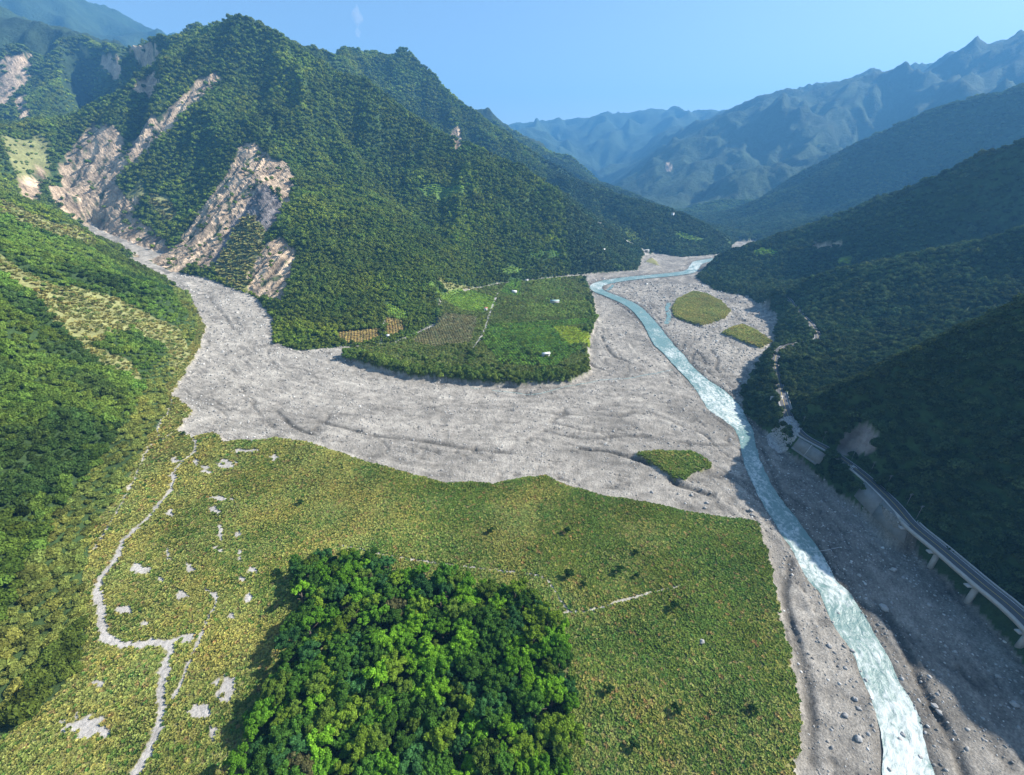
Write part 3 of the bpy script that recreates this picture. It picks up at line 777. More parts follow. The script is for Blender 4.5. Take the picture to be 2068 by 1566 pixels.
info = {0: ('riverbed', 'wide grey gravel bed of the tributary and the main river', M_gravel), 1: ('meadow_ground', 'sandy ground under the yellow green scrub beside the river bend', M_soil),
        2: ('river_terrace', 'farmed terrace at the foot of the main mountain above the gravel', M_soil), 3: ('hillside', 'near hillside of shrubs and tan grass left of the stony fan', M_slope),
        4: ('spur', 'nearest shaded spur above the riverside road', M_slope), 5: ('spur', 'wooded shaded bench behind the nearest spur', M_slope), 6: ('ridge', 'dark ridge rising right of the upper river island', M_slope),
        7: ('ridge', 'long blue shaded ridge falling to the far river bend', M_far), 8: ('mountain', 'big hazy blue mountain filling the right skyline', M_far), 9: ('mountain', 'pale blue range closing the head of the valley', M_far),
        10: ('mountain', 'dark forested mountain beyond the tributary gorge', M_far), 11: ('mountain', 'forested mountain ridge behind the pointed peak', M_far), 12: ('mountain', 'steep pointed green mountain with pale landslide scars', M_slope)}
for k, (nm, lab, mt) in info.items():
    q = Q[region == k]
    if not len(q): continue
    u, inv = np.unique(q, return_inverse=True)
    rk = np.isin(fcode[region == k], (4, 5)).astype(np.int32)
    me = mesh_from(nm, np.stack([X[u], Y[u], Z[u]], -1), inv.reshape(-1, 4), [mt, M_rockface], smooth=True, midx=rk)
    if rk.any(): me.polygons.foreach_set('use_smooth', rk == 0)
    ca = me.color_attributes.new('cover', 'FLOAT_COLOR', 'POINT'); c4 = np.ones((len(u), 4), np.float32); c4[:, :3] = np.clip(cov[u], .004, .9); ca.data.foreach_set('color', c4.ravel())
    link_obj(nm, me, kind='structure', label=lab)

# ------------------------------------------------------------------ river
def river_mat():
    m, nt = new_mat('river_water')
    out = N(nt, 'ShaderNodeOutputMaterial'); bs = N(nt, 'ShaderNodeBsdfPrincipled')
    fa = N(nt, 'ShaderNodeAttribute', attribute_name='foam'); fw = N(nt, 'ShaderNodeAttribute', attribute_name='flow')
    mp = N(nt, 'ShaderNodeMapping'); mp.inputs['Scale'].default_value = (.34, .50, 1); link(nt, fw.outputs['Vector'], mp.inputs['Vector'])
    n1 = N(nt, 'ShaderNodeTexNoise'); n1.inputs['Scale'].default_value = 1.0; n1.inputs['Detail'].default_value = 7; n1.inputs['Roughness'].default_value = .68; n1.inputs['Distortion'].default_value = .5
    link(nt, mp.outputs[0], n1.inputs['Vector'])
    ad = N(nt, 'ShaderNodeMath', operation='ADD'); link(nt, n1.outputs['Fac'], ad.inputs[0]); link(nt, fa.outputs['Fac'], ad.inputs[1])
    mr = N(nt, 'ShaderNodeMapRange', interpolation_type='SMOOTHSTEP'); mr.inputs['From Min'].default_value = .64; mr.inputs['From Max'].default_value = .90; link(nt, ad.outputs[0], mr.inputs['Value'])
    mx = N(nt, 'ShaderNodeMix', data_type='RGBA'); link(nt, mr.outputs[0], mx.inputs['Factor'])
    mx.inputs['A'].default_value = (.14, .235, .215, 1); mx.inputs['B'].default_value = (.56, .60, .57, 1)
    link(nt, mx.outputs['Result'], bs.inputs['Base Color'])
    rg = N(nt, 'ShaderNodeMapRange'); rg.inputs['To Min'].default_value = .35; rg.inputs['To Max'].default_value = .9; link(nt, mr.outputs[0], rg.inputs['Value']); link(nt, rg.outputs[0], bs.inputs['Roughness'])
    bp = N(nt, 'ShaderNodeBump'); bp.inputs['Distance'].default_value = .5; link(nt, n1.outputs['Fac'], bp.inputs['Height']); link(nt, bp.outputs[0], bs.inputs['Normal'])
    link(nt, bs.outputs[0], out.inputs['Surface']); return m
M_water = river_mat()
def ribbon(name, L, Rr, nc, foam, mat, label, rough=.25, **kw):
    M = (L + Rr) / 2; s = np.concatenate([[0], np.cumsum(np.linalg.norm(np.diff(M, axis=0), axis=1))])
    t = np.linspace(0, 1, nc)[None, :, None]
    V = L[:, None] * (1 - t) + Rr[:, None] * t
    W = np.linalg.norm(L - Rr, axis=1)
    S = np.repeat(s[:, None], nc, 1); T = t[..., 0] * W[:, None]
    fo = np.interp(S.ravel(), *foam).reshape(S.shape)
    edge = np.minimum(t[..., 0], 1 - t[..., 0]) * W[:, None]
    fo = fo - .10 * np.clip(1 - edge / 1.5, 0, 1) + .10 * fbm(S * .5, T, 4, 3, seed=111) + .16 * fbm(S * .6, T, 13, 2, seed=117)
    V[..., 2] += (rough * fbm(S * .6, T, 2.4, 3, seed=113) * np.clip(fo * 5 + .4, .2, 1.2) + .15 * fbm(S, T * .3, 7, 2, seed=115)) * np.clip(edge / 1.0, 0, 1)
    n, c = S.shape; id_ = np.arange(n * c).reshape(n, c)
    F = np.stack([id_[:-1, :-1], id_[:-1, 1:], id_[1:, 1:], id_[1:, :-1]], -1).reshape(-1, 4)
    me = mesh_from(name, V.reshape(-1, 3), F, [mat], smooth=True)
    a = me.attributes.new('foam', 'FLOAT', 'POINT'); a.data.foreach_set('value', fo.ravel().astype(np.float32))
    a = me.attributes.new('flow', 'FLOAT_VECTOR', 'POINT'); a.data.foreach_set('vector', np.stack([S, T, 0 * S], -1).ravel().astype(np.float32))
    return link_obj(name, me, kind='structure', label=label)
rl, rrr = dense(RL, RR, .7)
wd = rl - rrr; wn_ = wd / np.linalg.norm(wd, axis=1)[:, None]; sr = np.hypot(rl[:, 0], rl[:, 1])
rl = rl + wn_ * (.5 - 1.6 * sstep(330, 420, rl[:, 1:2])[:, 0] + 1.3 * fbm(rl[:, 0], rl[:, 1], 11, 4, seed=301))[:, None]; rrr = rrr - wn_ * (.5 + 1.3 * fbm(rrr[:, 0], rrr[:, 1], 11, 4, seed=302))[:, None]
sM = np.concatenate([[0], np.cumsum(np.linalg.norm(np.diff((RL + RR) / 2, axis=0), axis=1))])
foamk = [.40, .38, .34, .30, .26, .16, .22, .08, .20, .26, .22, .18, .20, .22, .10, .12, .22, .26, .22, .18, .16, .20, .12, .08, .06, .05, .10, .20, .24, .14, .12, .14, .10, .16, .26, .22, .10, .05]
ribbon('river', rl, rrr, 34, (sM, [q + .035 for q in foamk]), M_water, 'milky turquoise river breaking into white rapids down the valley')
def creek(px, w, name, label, foam=.12, z=.06, carve=False):
    P = catmull(np.array([(*hit(x, y),) for x, y in px]), 1.5)
    P[:, 2] = height(P[:, 0], P[:, 1]) + z
    P[:, 2] = np.minimum(P[:, 2], np.convolve(np.pad(P[:, 2], 3, 'edge'), np.ones(7) / 7, 'valid') + .1)
    d = np.gradient(P[:, :2], axis=0); d /= np.linalg.norm(d, axis=1)[:, None] + 1e-9
    nn = np.stack([-d[:, 1], d[:, 0], 0 * d[:, 0]], -1)
    ww = (w * (1 + .5 * fbm(P[:, 0], P[:, 1], 9, 2)))[:, None] / 2
    jit = nn * (1.5 * fbm(P[:, 0], P[:, 1], 14, 3, seed=7))[:, None]
    return ribbon(name, P + jit + nn * ww, P + jit - nn * ww, 5, ([0, 9999], [foam, foam]), M_water, label, rough=.03)
creek([(1375, 746), (1310, 757), (1262, 765), (1215, 768), (1190, 773), (1140, 782), (1080, 797), (1020, 792), (950, 783)], 1.0, 'stream', 'thin pale stream threading the gravel below the farmed terrace', .25, .12)
creek([(1345, 655), (1352, 640), (1348, 625), (1352, 612)], 7, 'side_channel', 'still blue side channel beside the grassy island', -.2, .25)
creek([(1222, 590), (1232, 583), (1238, 576)], 6, 'side_channel', 'short still inlet beside the upper river bend', -.2, .2)

# ------------------------------------------------------------------ plants
from mathutils import noise as mnoise
def ico(sub):
    import bmesh
    bm = bmesh.new(); bmesh.ops.create_icosphere(bm, subdivisions=sub, radius=1.0)
    V = np.array([v.co[:] for v in bm.verts]); F = np.array([[v.index for v in f.verts] for f in bm.faces]); bm.free(); return V, F
ICO = {k: ico(k) for k in (1, 2, 3)}
def lump(V, seed, amp, f=1.6):
    o = Vector((seed * 7.1, seed * 3.3, seed * 1.7))
    n = np.array([mnoise.noise(Vector(v) * f + o) + .5 * mnoise.noise(Vector(v) * f * 2.3 - o) for v in V])
    return V * (1 + amp * n)[:, None], n
def shade_attr(me, sh):
    a = me.attributes.new('shade', 'FLOAT', 'POINT'); a.data.foreach_set('value', np.asarray(sh, np.float32))
def crown_mesh(name, seed, nb, leaves, leaf, mat, flat=.75, spread=.62, core=2, core_r=.86, lead=0, core_sh=.62):
    """crown of unit radius: leafy boughs gathered round a stem, many small leaf faces over each bough"""
    r = np.random.default_rng(seed)
    Vs, Fs, Sh = [], [], []; b0 = 0
    leads = [(.52 * math.cos(q), .52 * math.sin(q), .25 + .5 * r.random(), .30 + .16 * r.random()) for q in (r.random() + np.arange(lead) * 6.283 / max(lead, 1) + r.normal(size=lead) * .35)]
    if lead: leads.append((0, 0, .55 + .35 * r.random(), .36))
    for i in range(nb):
        th = r.random() * 6.283; rad = spread * math.sqrt(r.random()) if i else 0
        br = (.30 + .22 * r.random()) * (1.15 if nb < 6 else 1)
        c = np.array((rad * math.cos(th), rad * math.sin(th), flat * (1 - .9 * rad ** 2) - .25 * r.random() - br * .5 + .1))
        if lead:
            lx, ly, lz, lr = leads[i % len(leads)]; br = .10 + .12 * r.random()
            q = r.normal(size=3); q[2] = abs(q[2]) * .9 - .25; q /= np.linalg.norm(q)
            if i < len(leads): q *= 0; br = lr * .68
            c = np.array((lx, ly, lz)) + q * lr * np.array((1, 1, .9)) * (.9 + .3 * r.random())
        V, F = ICO[core]; W, n = lump(V, seed * 31 + i, .35, 1.9)
        W = W * br * core_r * np.array((1, 1, .85)) + c
        tone = .82 + .36 * r.random()
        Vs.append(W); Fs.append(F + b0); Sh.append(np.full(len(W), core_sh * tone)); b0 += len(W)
        if leaves:
            d = r.normal(size=(leaves, 3)); d[:, 2] = np.abs(d[:, 2]) * 1.1 - .25; d /= np.linalg.norm(d, axis=1)[:, None]
            nz = np.array([mnoise.noise(Vector(q) * 1.9 + Vector(((seed * 31 + i) * 7.1, (seed * 31 + i) * 3.3, (seed * 31 + i) * 1.7))) for q in d])
            p = d * (br * (.92 + .30 * nz + .16 * r.random(leaves)))[:, None] * np.array((1, 1, .85)) + c
            nrm = d + r.normal(size=d.shape) * .55; nrm /= np.linalg.norm(nrm, axis=1)[:, None]
            t = np.cross(nrm, r.normal(size=d.shape)); t /= np.linalg.norm(t, axis=1)[:, None]; bt = np.cross(nrm, t)
            s = leaf * (.6 + .8 * r.random(leaves))[:, None]
            q = np.stack([p - t * s, p - bt * s * .6, p + t * s, p + bt * s * .6 + nrm * s * .25], 1).reshape(-1, 3)
            f = np.arange(leaves * 4).reshape(-1, 4)
            Vs.append(q); tri = np.concatenate([f[:, [0, 1, 2]], f[:, [0, 2, 3]]]); Fs.append(tri + b0)
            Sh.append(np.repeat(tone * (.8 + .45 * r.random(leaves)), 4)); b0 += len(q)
    V = np.concatenate(Vs); F = np.concatenate(Fs)
    me = mesh_from(name, V, F, [mat], smooth=False); shade_attr(me, np.concatenate(Sh)); return me
def lump_tree(name, seed, mat, sub=2, tall=.9):
    """distant crown: a ragged many-lobed clump"""
    r = np.random.default_rng(seed); Vs, Fs, Sh = [], [], []; b0 = 0
    for i in range(4):
        V, F = ICO[sub if i == 0 else max(1, sub - 1)]; W, n = lump(V, seed * 13 + i, .75, 2.2)
        th = r.random() * 6.28; q = 0 if i == 0 else .55
        W = W * (.72 if i == 0 else .42) * np.array((1, 1, tall)) + np.array((q * math.cos(th), q * math.sin(th), .25 * r.random() + (.2 if i == 0 else .15)))
        Vs.append(W); Fs.append(F + b0); b0 += len(W); Sh.append(.85 + .5 * n + .2 * (r.random() - .5))
    me = mesh_from(name, np.concatenate(Vs), np.concatenate(Fs), [mat]); shade_attr(me, np.clip(np.concatenate(Sh), .45, 1.5)); return me
def tuft_mesh(name, seed, mat, n=22, w=.24):
    """a clump of arching grass blades with a low mound of leaves inside"""
    r = np.random.default_rng(seed); Vs, Fs, Sh = [], [], []; b = 0
    V, F = ICO[1]; W, _ = lump(V, seed, .5, 1.5); W = W * np.array((.62, .62, .5)) + (0, 0, .2); Vs.append(W); Fs.append(F); Sh.append(np.full(len(W), .8)); b = len(W)
    for i in range(n):
        th = r.random() * 6.28; o = .5 * math.sqrt(r.random()); L = .5 + .5 * r.random(); h = .5 + .4 * r.random()
        d = np.array((math.cos(th), math.sin(th), 0)); q = np.array((-d[1], d[0], 0)) * w * (.7 + .6 * r.random())
        base = np.array((o * math.cos(th + r.normal() * .6), o * math.sin(th + r.normal() * .6), 0))
        P = [base - q * .6, base + q * .6, base + d * L * .35 + (0, 0, h) - q, base + d * L * .35 + (0, 0, h) + q, base + d * L * .75 + (0, 0, h * .85)]
        Vs.append(np.array(P)); Fs.append(np.array([[0, 1, 3], [0, 3, 2], [2, 3, 4]]) + b); Sh.append(np.full(5, .85 + .4 * r.random())); b += 5
    me = mesh_from(name, np.concatenate(Vs), np.concatenate(Fs), [mat]); shade_attr(me, np.concatenate(Sh)); return me
def stone_mesh(name, seed, mat, sub=1):
    V, F = ICO[sub]; W, _ = lump(V, seed, .45, 1.1); r = np.random.default_rng(seed)
    W = W * np.array((1, .7 + .3 * r.random(), .55 + .2 * r.random())); return mesh_from(name, W, F, [mat])

def scatter(name, label, protos, P, scl, tint, rng_, tilt=.0, kind='stuff', sink=0.0):
    """one object: a point per plant or stone, each carrying its own size, turn, kind and colour"""
    n = len(P)
    if n == 0: return
    me = bpy.data.meshes.new(name); me.vertices.add(n); P = np.asarray(P, np.float32).copy(); P[:, 2] -= sink
    me.vertices.foreach_set('co', P.ravel())
    def vec(k, a):
        t = me.attributes.new(k, 'FLOAT_VECTOR', 'POINT'); t.data.foreach_set('vector', np.asarray(a, np.float32).ravel())
    vec('scl', scl); vec('tint', tint)
    vec('rot', np.stack([rng_.normal(size=n) * tilt, rng_.normal(size=n) * tilt, rng_.random(n) * 6.283], -1))
    t = me.attributes.new('kindof', 'INT', 'POINT'); t.data.foreach_set('value', rng_.integers(0, len(protos), n).astype(np.int32))
    o = link_obj(name, me, kind=kind, label=label)
    col = bpy.data.collections.new(name + '_kinds')
    for i, p in enumerate(protos):
        q = bpy.data.objects.new('%s_kind_%02d' % (name, i), p); col.objects.link(q)
    ng = bpy.data.node_groups.new(name, 'GeometryNodeTree')
    ng.interface.new_socket('Geometry', in_out='INPUT', socket_type='NodeSocketGeometry'); ng.interface.new_socket('Geometry', in_out='OUTPUT', socket_type='NodeSocketGeometry')
    gi = ng.nodes.new('NodeGroupInput'); go = ng.nodes.new('NodeGroupOutput')
    ip = ng.nodes.new('GeometryNodeInstanceOnPoints'); ci = ng.nodes.new('GeometryNodeCollectionInfo')
    ci.inputs['Collection'].default_value = col; ci.inputs['Separate Children'].default_value = True; ci.inputs['Reset Children'].default_value = True
    ip.inputs['Pick Instance'].default_value = True
    def na_(k, ty):
        a = ng.nodes.new('GeometryNodeInputNamedAttribute'); a.data_type = ty; a.inputs['Name'].default_value = k; return a.outputs['Attribute']
    ng.links.new(gi.outputs[0], ip.inputs['Points']); ng.links.new(ci.outputs[0], ip.inputs['Instance'])
    ng.links.new(na_('kindof', 'INT'), ip.inputs['Instance Index']); ng.links.new(na_('scl', 'FLOAT_VECTOR'), ip.inputs['Scale']); ng.links.new(na_('rot', 'FLOAT_VECTOR'), ip.inputs['Rotation'])
    ng.links.new(ip.outputs[0], go.inputs[0])
    md = o.modifiers.new('plants', 'NODES'); md.node_group = ng
    return o

def polar_points(r0, r1, spacing, a0=-75, a1=75, rg=rng):
    """jittered points, spacing a function of distance"""
    out = []; r = r0
    while r < r1:
        s = spacing(r); n = int(math.radians(a1 - a0) * r / s)
        if n > 0:
            a = math.radians(a0) + (np.arange(n) + rg.random(n)) / n * math.radians(a1 - a0)
            q = r + (rg.random(n) - .5) * s
            out.append(np.stack([q * np.sin(a), q * np.cos(a), np.full(n, s)], -1))
        r += s
    return np.concatenate(out)
def in_view(x, y, z, m=.34):
    d = y * CP - (z - CAM_Z) * SP; u = x / np.maximum(d, 1); v = (y * SP + (z - CAM_Z) * CP) / np.maximum(d, 1)
    return (d > 5) & (np.abs(u) < 1.2136 + m) & (v > -.919 - m) & (v < 1.0)
def tone(base, x, y, rg, j=.18, big=.25, lam=120):
    base = np.asarray(base); t = np.tile(base, (len(x), 1)) if base.ndim == 1 else base
    k = 1 + j * rg.normal(size=len(x)) + big * fbm(x, y, lam, 3, seed=131)
    hue = rg.normal(size=len(x)) * .05 + .18 * fbm(x, y, lam * .4, 2, seed=141)
    return np.clip(t * k[:, None] * np.stack([1 + 1.2 * hue, 1 + .1 * hue, 1 - .3 * hue], -1), .006, .6)

S_N = 1 if PREVIEW is False else 1
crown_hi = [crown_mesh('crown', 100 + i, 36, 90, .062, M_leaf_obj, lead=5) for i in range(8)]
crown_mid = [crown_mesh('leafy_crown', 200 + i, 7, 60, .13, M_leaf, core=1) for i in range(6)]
crown_far = [crown_mesh('far_crown', 300 + i, 5, 26, .17, M_leaf, core=1, spread=.5, core_sh=1.0) for i in range(6)]
tufts = [tuft_mesh('grass_tuft', 400 + i, M_leaf) for i in range(6)]
stones = [stone_mesh('stone', 500 + i, M_stone) for i in range(5)]

# forest, near trees leafy, farther ones simpler
P = polar_points(40, 9300, lambda r: (3.1 if r < 420 else max(3.6, .0036 * r + 1.3)))
x, y, s = P.T
z = height(x, y); keep = in_view(x, y, z) & (np.hypot(x, y) < 2700)
x, y, s, z = x[keep], y[keep], s[keep], z[keep]
c = classify(x, y); rr_ = np.hypot(x, y)
u = rng.random(len(x))
dn = fbm(x, y, 30, 3, seed=151)
keep = (c == 0) | ((c == 6) & (u < .16 + .5 * (dn > .25))) | ((c == 7) & ((u < .22 + .6 * dn) | (pick('terr', x, y - 14) < .5))) | ((c == 4) & (u < .03) & (rr_ > 500)) | (((c == 12) | (c == 15)) & (u < .25))
# keep the road corridor clear
D, T = seg_dist(x, y, road_pts, 20)
keep &= ~(D < np.where(y > 335, 3.4, 5.2))
for q in ([(1608, 880), (1682, 918), (1660, 950), (1590, 912)], [(1742, 968), (1848, 1066), (1836, 1106), (1720, 1010)]): keep &= ~in_poly(x, y, HP(q))
x, y, s, z, c, rr_ = x[keep], y[keep], s[keep], z[keep], c[keep], rr_[keep]
ter = pick('terr', x, y) > .5
left = (x < np.interp(y, [0, 300, 450, 640], [-150, -230, -360, -420])) & (rr_ < 820) & (y < 760)
# shrubland on the near left slope is lower and yellower towards its foot
hgt = z - floor_z(x, y)
foot = left & (hgt < 14)
base = np.tile(np.array((.092, .132, .024)), (len(x), 1))
pt = fbm(x, y, 55, 3, seed=161)
base[left] = np.array((.120, .190, .034))
base[left & (pt > .12)] = (.125, .205, .034)
base[left & (pt < -.18)] = (.065, .115, .028)
base[foot] = (.20, .235, .055)
base[ter] = (.145, .205, .042)
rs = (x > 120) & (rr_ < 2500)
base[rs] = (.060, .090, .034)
base[(c == 6)] = (.15, .20, .05)
lightg = (~left) & (x < 300) & (rr_ > 450) & (fbm(x, y, 140, 3, seed=171) > .22)
base[lightg] *= np.array((1.5, 1.4, 1.1))
tt = tone(base, x, y, rng, .20, .55, 150)
tt *= np.where(rr_ > 480, 1.3, 1.0)[:, None]
fw = np.clip(1 - rr_ / 9000, .4, 1)[:, None]
w = np.where(rr_ < 430, 1.28, 1.0) * s * (.66 + .32 * rng.random(len(x)))
sm = np.where(foot, .85, np.where(c == 6, .6, np.where(ter, .62, 1.0))) * np.where((z - floor_z(x, y)) < 3, .8, 1)
edge = ter & ((pick('terr', x, y - 14) < .5) | (pick('terr', x + 9, y) < .5))
sm = np.where(edge, .95, sm)
w = w * sm
big = np.clip(rng.lognormal(0, .22, len(x)), .6, 1.7); w = w * big
hh = np.minimum(w * (1.0 + .35 * rng.random(len(x))), 9 + 0 * w) * np.where(foot, .8, 1)
S = np.stack([w, w, hh], -1)
pts = np.stack([x, y, z + .12 * hh], -1)
near = (rr_ < 480) | (left & (rr_ < 760))
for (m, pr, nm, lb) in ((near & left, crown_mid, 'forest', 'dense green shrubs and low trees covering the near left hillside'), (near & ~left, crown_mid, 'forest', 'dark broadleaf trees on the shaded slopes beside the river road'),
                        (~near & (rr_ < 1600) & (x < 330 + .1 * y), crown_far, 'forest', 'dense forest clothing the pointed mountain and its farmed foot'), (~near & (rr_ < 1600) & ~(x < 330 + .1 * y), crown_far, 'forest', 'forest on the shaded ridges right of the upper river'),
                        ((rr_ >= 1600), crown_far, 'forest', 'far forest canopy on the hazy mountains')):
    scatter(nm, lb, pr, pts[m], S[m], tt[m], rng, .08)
print('forest', len(x), near.sum())

# scrub meadow: reedy clumps
def tufts_on(codes, r0, r1, sp, name, label, basef, hs=1.0, dens=1.0):
    P = polar_points(r0, r1, sp); x, y, s = P.T; z = height(x, y)
    k = in_view(x, y, z, .30) & np.isin(classify(x, y), codes)
    if dens < 1: k &= rng.random(len(x)) < dens
    x, y, s, z = x[k], y[k], s[k], z[k]
    w = s * (.62 + .35 * rng.random(len(x)))
    t = basef(x, y, rng)
    h = w * (.9 + .4 * rng.random(len(x))) * hs * (1 + .5 * fbm(x, y, 18, 2, seed=181))
    k = ~np.zeros(len(x), bool) if name != 'scrub' else ~in_poly(x, y, wood_xy)
    scatter(name, label, tufts, np.stack([x, y, z - .05], -1)[k], np.stack([w, w, h], -1)[k], t[k], rng, .1)
    print(name, k.sum())
def meadow_tone(x, y, rg):
    a = np.array((.31, .315, .085)); b = np.array((.135, .200, .040))
    m = sstep(-.35, .35, fbm(x, y, 45, 4, seed=191) + np.where(y > 330, -.8, .0026 * (x + 40)) + .9 * rg.normal(size=len(x)) * .28)
    t = a * (1 - m[:, None]) + b * m[:, None]
    r = rg.random(len(x)); t[r < .04] = (.32, .24, .09); t[r > .95] = (.10, .19, .04)
    return tone(t, x, y, rg, .11, .42, 60)
tufts_on([2], 32, 900, lambda r: max(1.05, .0048 * r) if r < 450 else 1.6, 'scrub', 'yellow green reeds and scrub covering the foreground meadow and grassy islands', meadow_tone)
def tan_tone(x, y, rg):
    t = np.tile(np.array((.30, .30, .10)), (len(x), 1)); return tone(t, x, y, rg, .2, .35, 40)
tufts_on([6], 150, 1300, lambda r: max(1.6, .0062 * r), 'grass', 'tan and yellow green grass on the open slopes and landslide edges', tan_tone, .7, .8)
def crop_tone(x, y, rg):
    cc = classify(x, y); t = np.zeros((len(x), 3))
    for k, v in {7: (.18, .22, .055), 11: (.27, .40, .055), 12: (.18, .31, .045), 13: (.36, .44, .04), 14: (.44, .34, .12), 15: (.24, .31, .065), 16: (.24, .23, .10)}.items(): t[cc == k] = v
    return tone(t, x, y, rg, .22, .5, 26)
P = polar_points(350, 1400, lambda r: max(2.4, .005 * r)); x, y, s = P.T
cc = classify(x, y); k = np.isin(cc, [7, 11, 12, 13, 14, 15, 16])
x, y, s, cc = x[k], y[k], s[k], cc[k]
row = np.where(cc == 14, 3.4, 3.0)
rt = np.where(cc >= 11, np.round((x * .96 + y * .28) / row) * row, x * .96 + y * .28); rt2 = -x * .28 + y * .96      # planted in rows
x = np.where(cc >= 11, rt * .96 - rt2 * .28, x); y = np.where(cc >= 11, rt * .28 + rt2 * .96, y)
k = np.isin(classify(x, y), [7, 11, 12, 13, 14, 15, 16]); x, y, s = x[k], y[k], s[k]
z = height(x, y); w = s * (.5 + .25 * rng.random(len(x)))
scatter('crop_rows', 'rows of low crops and orchard bushes on the farmed terrace', crown_far, np.stack([x, y, z], -1), np.stack([w, w, w * .8], -1), crop_tone(x, y, rng), rng)

# stones on the river bed
P = polar_points(75, 900, lambda r: max(1.4, .0055 * r)); x, y, s = P.T; z = height(x, y)
k = in_view(x, y, z, .25) & (classify(x, y) == 1); x, y, s, z = x[k], y[k], s[k], z[k]
rd_ = pick('rd', x, y); pn = fbm(x, y, 16, 4, seed=201) + .5 * np.exp(-np.maximum(rd_ - 1, 0) / 6) + .25 * sstep(150, -250, x) + .35 * sstep(165, 210, x)
k = (rng.random(len(x)) < .28 + .9 * pn) & (rd_ > -.5); x, y, s, z = x[k], y[k], s[k], z[k]
sz = s * .22 * rng.lognormal(0, .5, len(x)); sz = np.minimum(sz, s * .6)
t = np.tile(np.array((.30, .29, .27)), (len(x), 1)) * (.75 + .55 * rng.random(len(x)))[:, None]
r_ = rng.random(len(x)); t[r_ > .85] *= 1.6; t[r_ < .25] *= .6
scatter('river_stones', 'loose grey stones strewn over the gravel river bed', stones, np.stack([x, y, z], -1), np.stack([sz, sz, sz], -1), np.clip(t, .03, .6), rng, .5)
print('stones', len(x))

# ------------------------------------------------------------------ the square woodlot: every tree is its own
def trunk_mesh(name, seed):
    r = np.random.default_rng(seed); m = MB()
    m.tube([(0, 0, -.05), (.01, 0, .2), (.02, .01, .5), (0, .02, .8)], [.05, .038, .03, .016], 7)
    for k in range(4):
        th = k * 1.57 + r.random(); q = .22 + .14 * r.random()
        m.tube([(.01, 0, .34 + .07 * k), (q * .5 * math.cos(th), q * .5 * math.sin(th), .5 + .06 * k), (q * math.cos(th), q * math.sin(th), .66 + .06 * k)], [.02, .015, .007], 5)
    return mesh_from(name, m.V, m.F, [M_bark])
trunks = [trunk_mesh('trunk', 600 + i) for i in range(3)]
W_ = np.array(wood_xy); wx0, wy0 = W_.min(0); wx1, wy1 = W_.max(0)
cand = []
rw = np.random.default_rng(77)
stp = 6.35
for j in range(int((wy1 - wy0) / (stp * .87)) + 1):
    for i in range(int((wx1 - wx0) / stp) + 2):
        cand.append((wx0 + (i + .5 * (j & 1)) * stp + rw.normal() * 1.0, wy0 + j * stp * .87 + rw.normal() * 1.0))
cand = np.array(cand)
k = in_poly(cand[:, 0], cand[:, 1], wood_xy); cand = cand[k]
zz = height(cand[:, 0], cand[:, 1]); k = in_view(cand[:, 0], cand[:, 1], zz + 8, .06); cand = cand[k]; zz = zz[k]
tones = [((.11, .25, .022), 'bright green'), ((.16, .33, .024), 'fresh lime green'), ((.055, .125, .02), 'deep green'), ((.115, .185, .028), 'olive green'), ((.055, .145, .04), 'bluish green'),
         ((.165, .26, .028), 'yellow green'), ((.13, .13, .05), 'brown tinged'), ((.075, .175, .024), 'mid green')]
ux = (cand[:, 0] - wx0) / (wx1 - wx0); uy = (cand[:, 1] - wy0) / (wy1 - wy0)
lim = len(cand) - 300
order = np.argsort(np.hypot(cand[:, 0], cand[:, 1]) + 0)
seen_ = {}
for n_, i in enumerate(order[:300]):
    x0, y0 = cand[i]; z0 = float(zz[i])
    pn = perlin(x0 / 22, y0 / 22) + .35 * rw.normal()
    k = int(rw.choice(8, p=[.27, .17, .10, .13, .06, .09, .02, .16]))
    if x0 > 2 and rw.random() < .45: k = 1 if rw.random() < .6 else 5
    if pn < -.35: k = 2 if rw.random() < .6 else 4
    tall = 1.0 + .16 * rw.normal(); hgt_ = float(np.clip(8.6 * tall, 6.0, 11.5)); rr0 = float(np.clip(4.1 * (1 + .20 * rw.normal()), 2.9, 6.0))
    size = 'broad' if rr0 > 4.8 else ('small' if rr0 < 3.5 else ('tall' if hgt_ > 10.6 else 'round'))
    px_, py_ = ux[i], uy[i]
    col_ = ['left edge', 'left part', 'middle', 'right part', 'right edge'][min(4, int(px_ * 5))]; row_ = ['nearest rows', 'near rows', 'middle rows', 'back rows', 'farthest rows'][min(4, int(py_ * 5))]
    lb_ = '%s %s tree, %s of the woodlot, %s' % (size, tones[k][1], col_, row_)
    seen_[lb_] = seen_.get(lb_, 0) + 1
    if seen_[lb_] > 1: lb_ += ['', '', ', nearer the middle', ', nearer the side', ', off centre'][min(4, seen_[lb_])]
    e = empty('broadleaf_tree', (x0, y0, z0), rw.random() * 6.28, label=lb_, category='tree', group='trees of the square woodlot')
    t_ = link_obj('trunk', trunks[n_ % 3], e); t_.scale = (hgt_, hgt_, hgt_ * .95)
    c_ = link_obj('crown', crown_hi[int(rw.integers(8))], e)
    c_.location = (0, 0, hgt_ - rr0 * .85); c_.scale = (rr0 * 1.08, rr0 * 1.08 * (1 + .1 * rw.normal()), rr0 * .95)
    v = 1 + .13 * rw.normal(); c_.color = (*[max(.01, q * v) for q in tones[k][0]], 1)
    c_.rotation_euler = (0.1 * rw.normal(), .1 * rw.normal(), 0)
print('woodlot', len(cand))
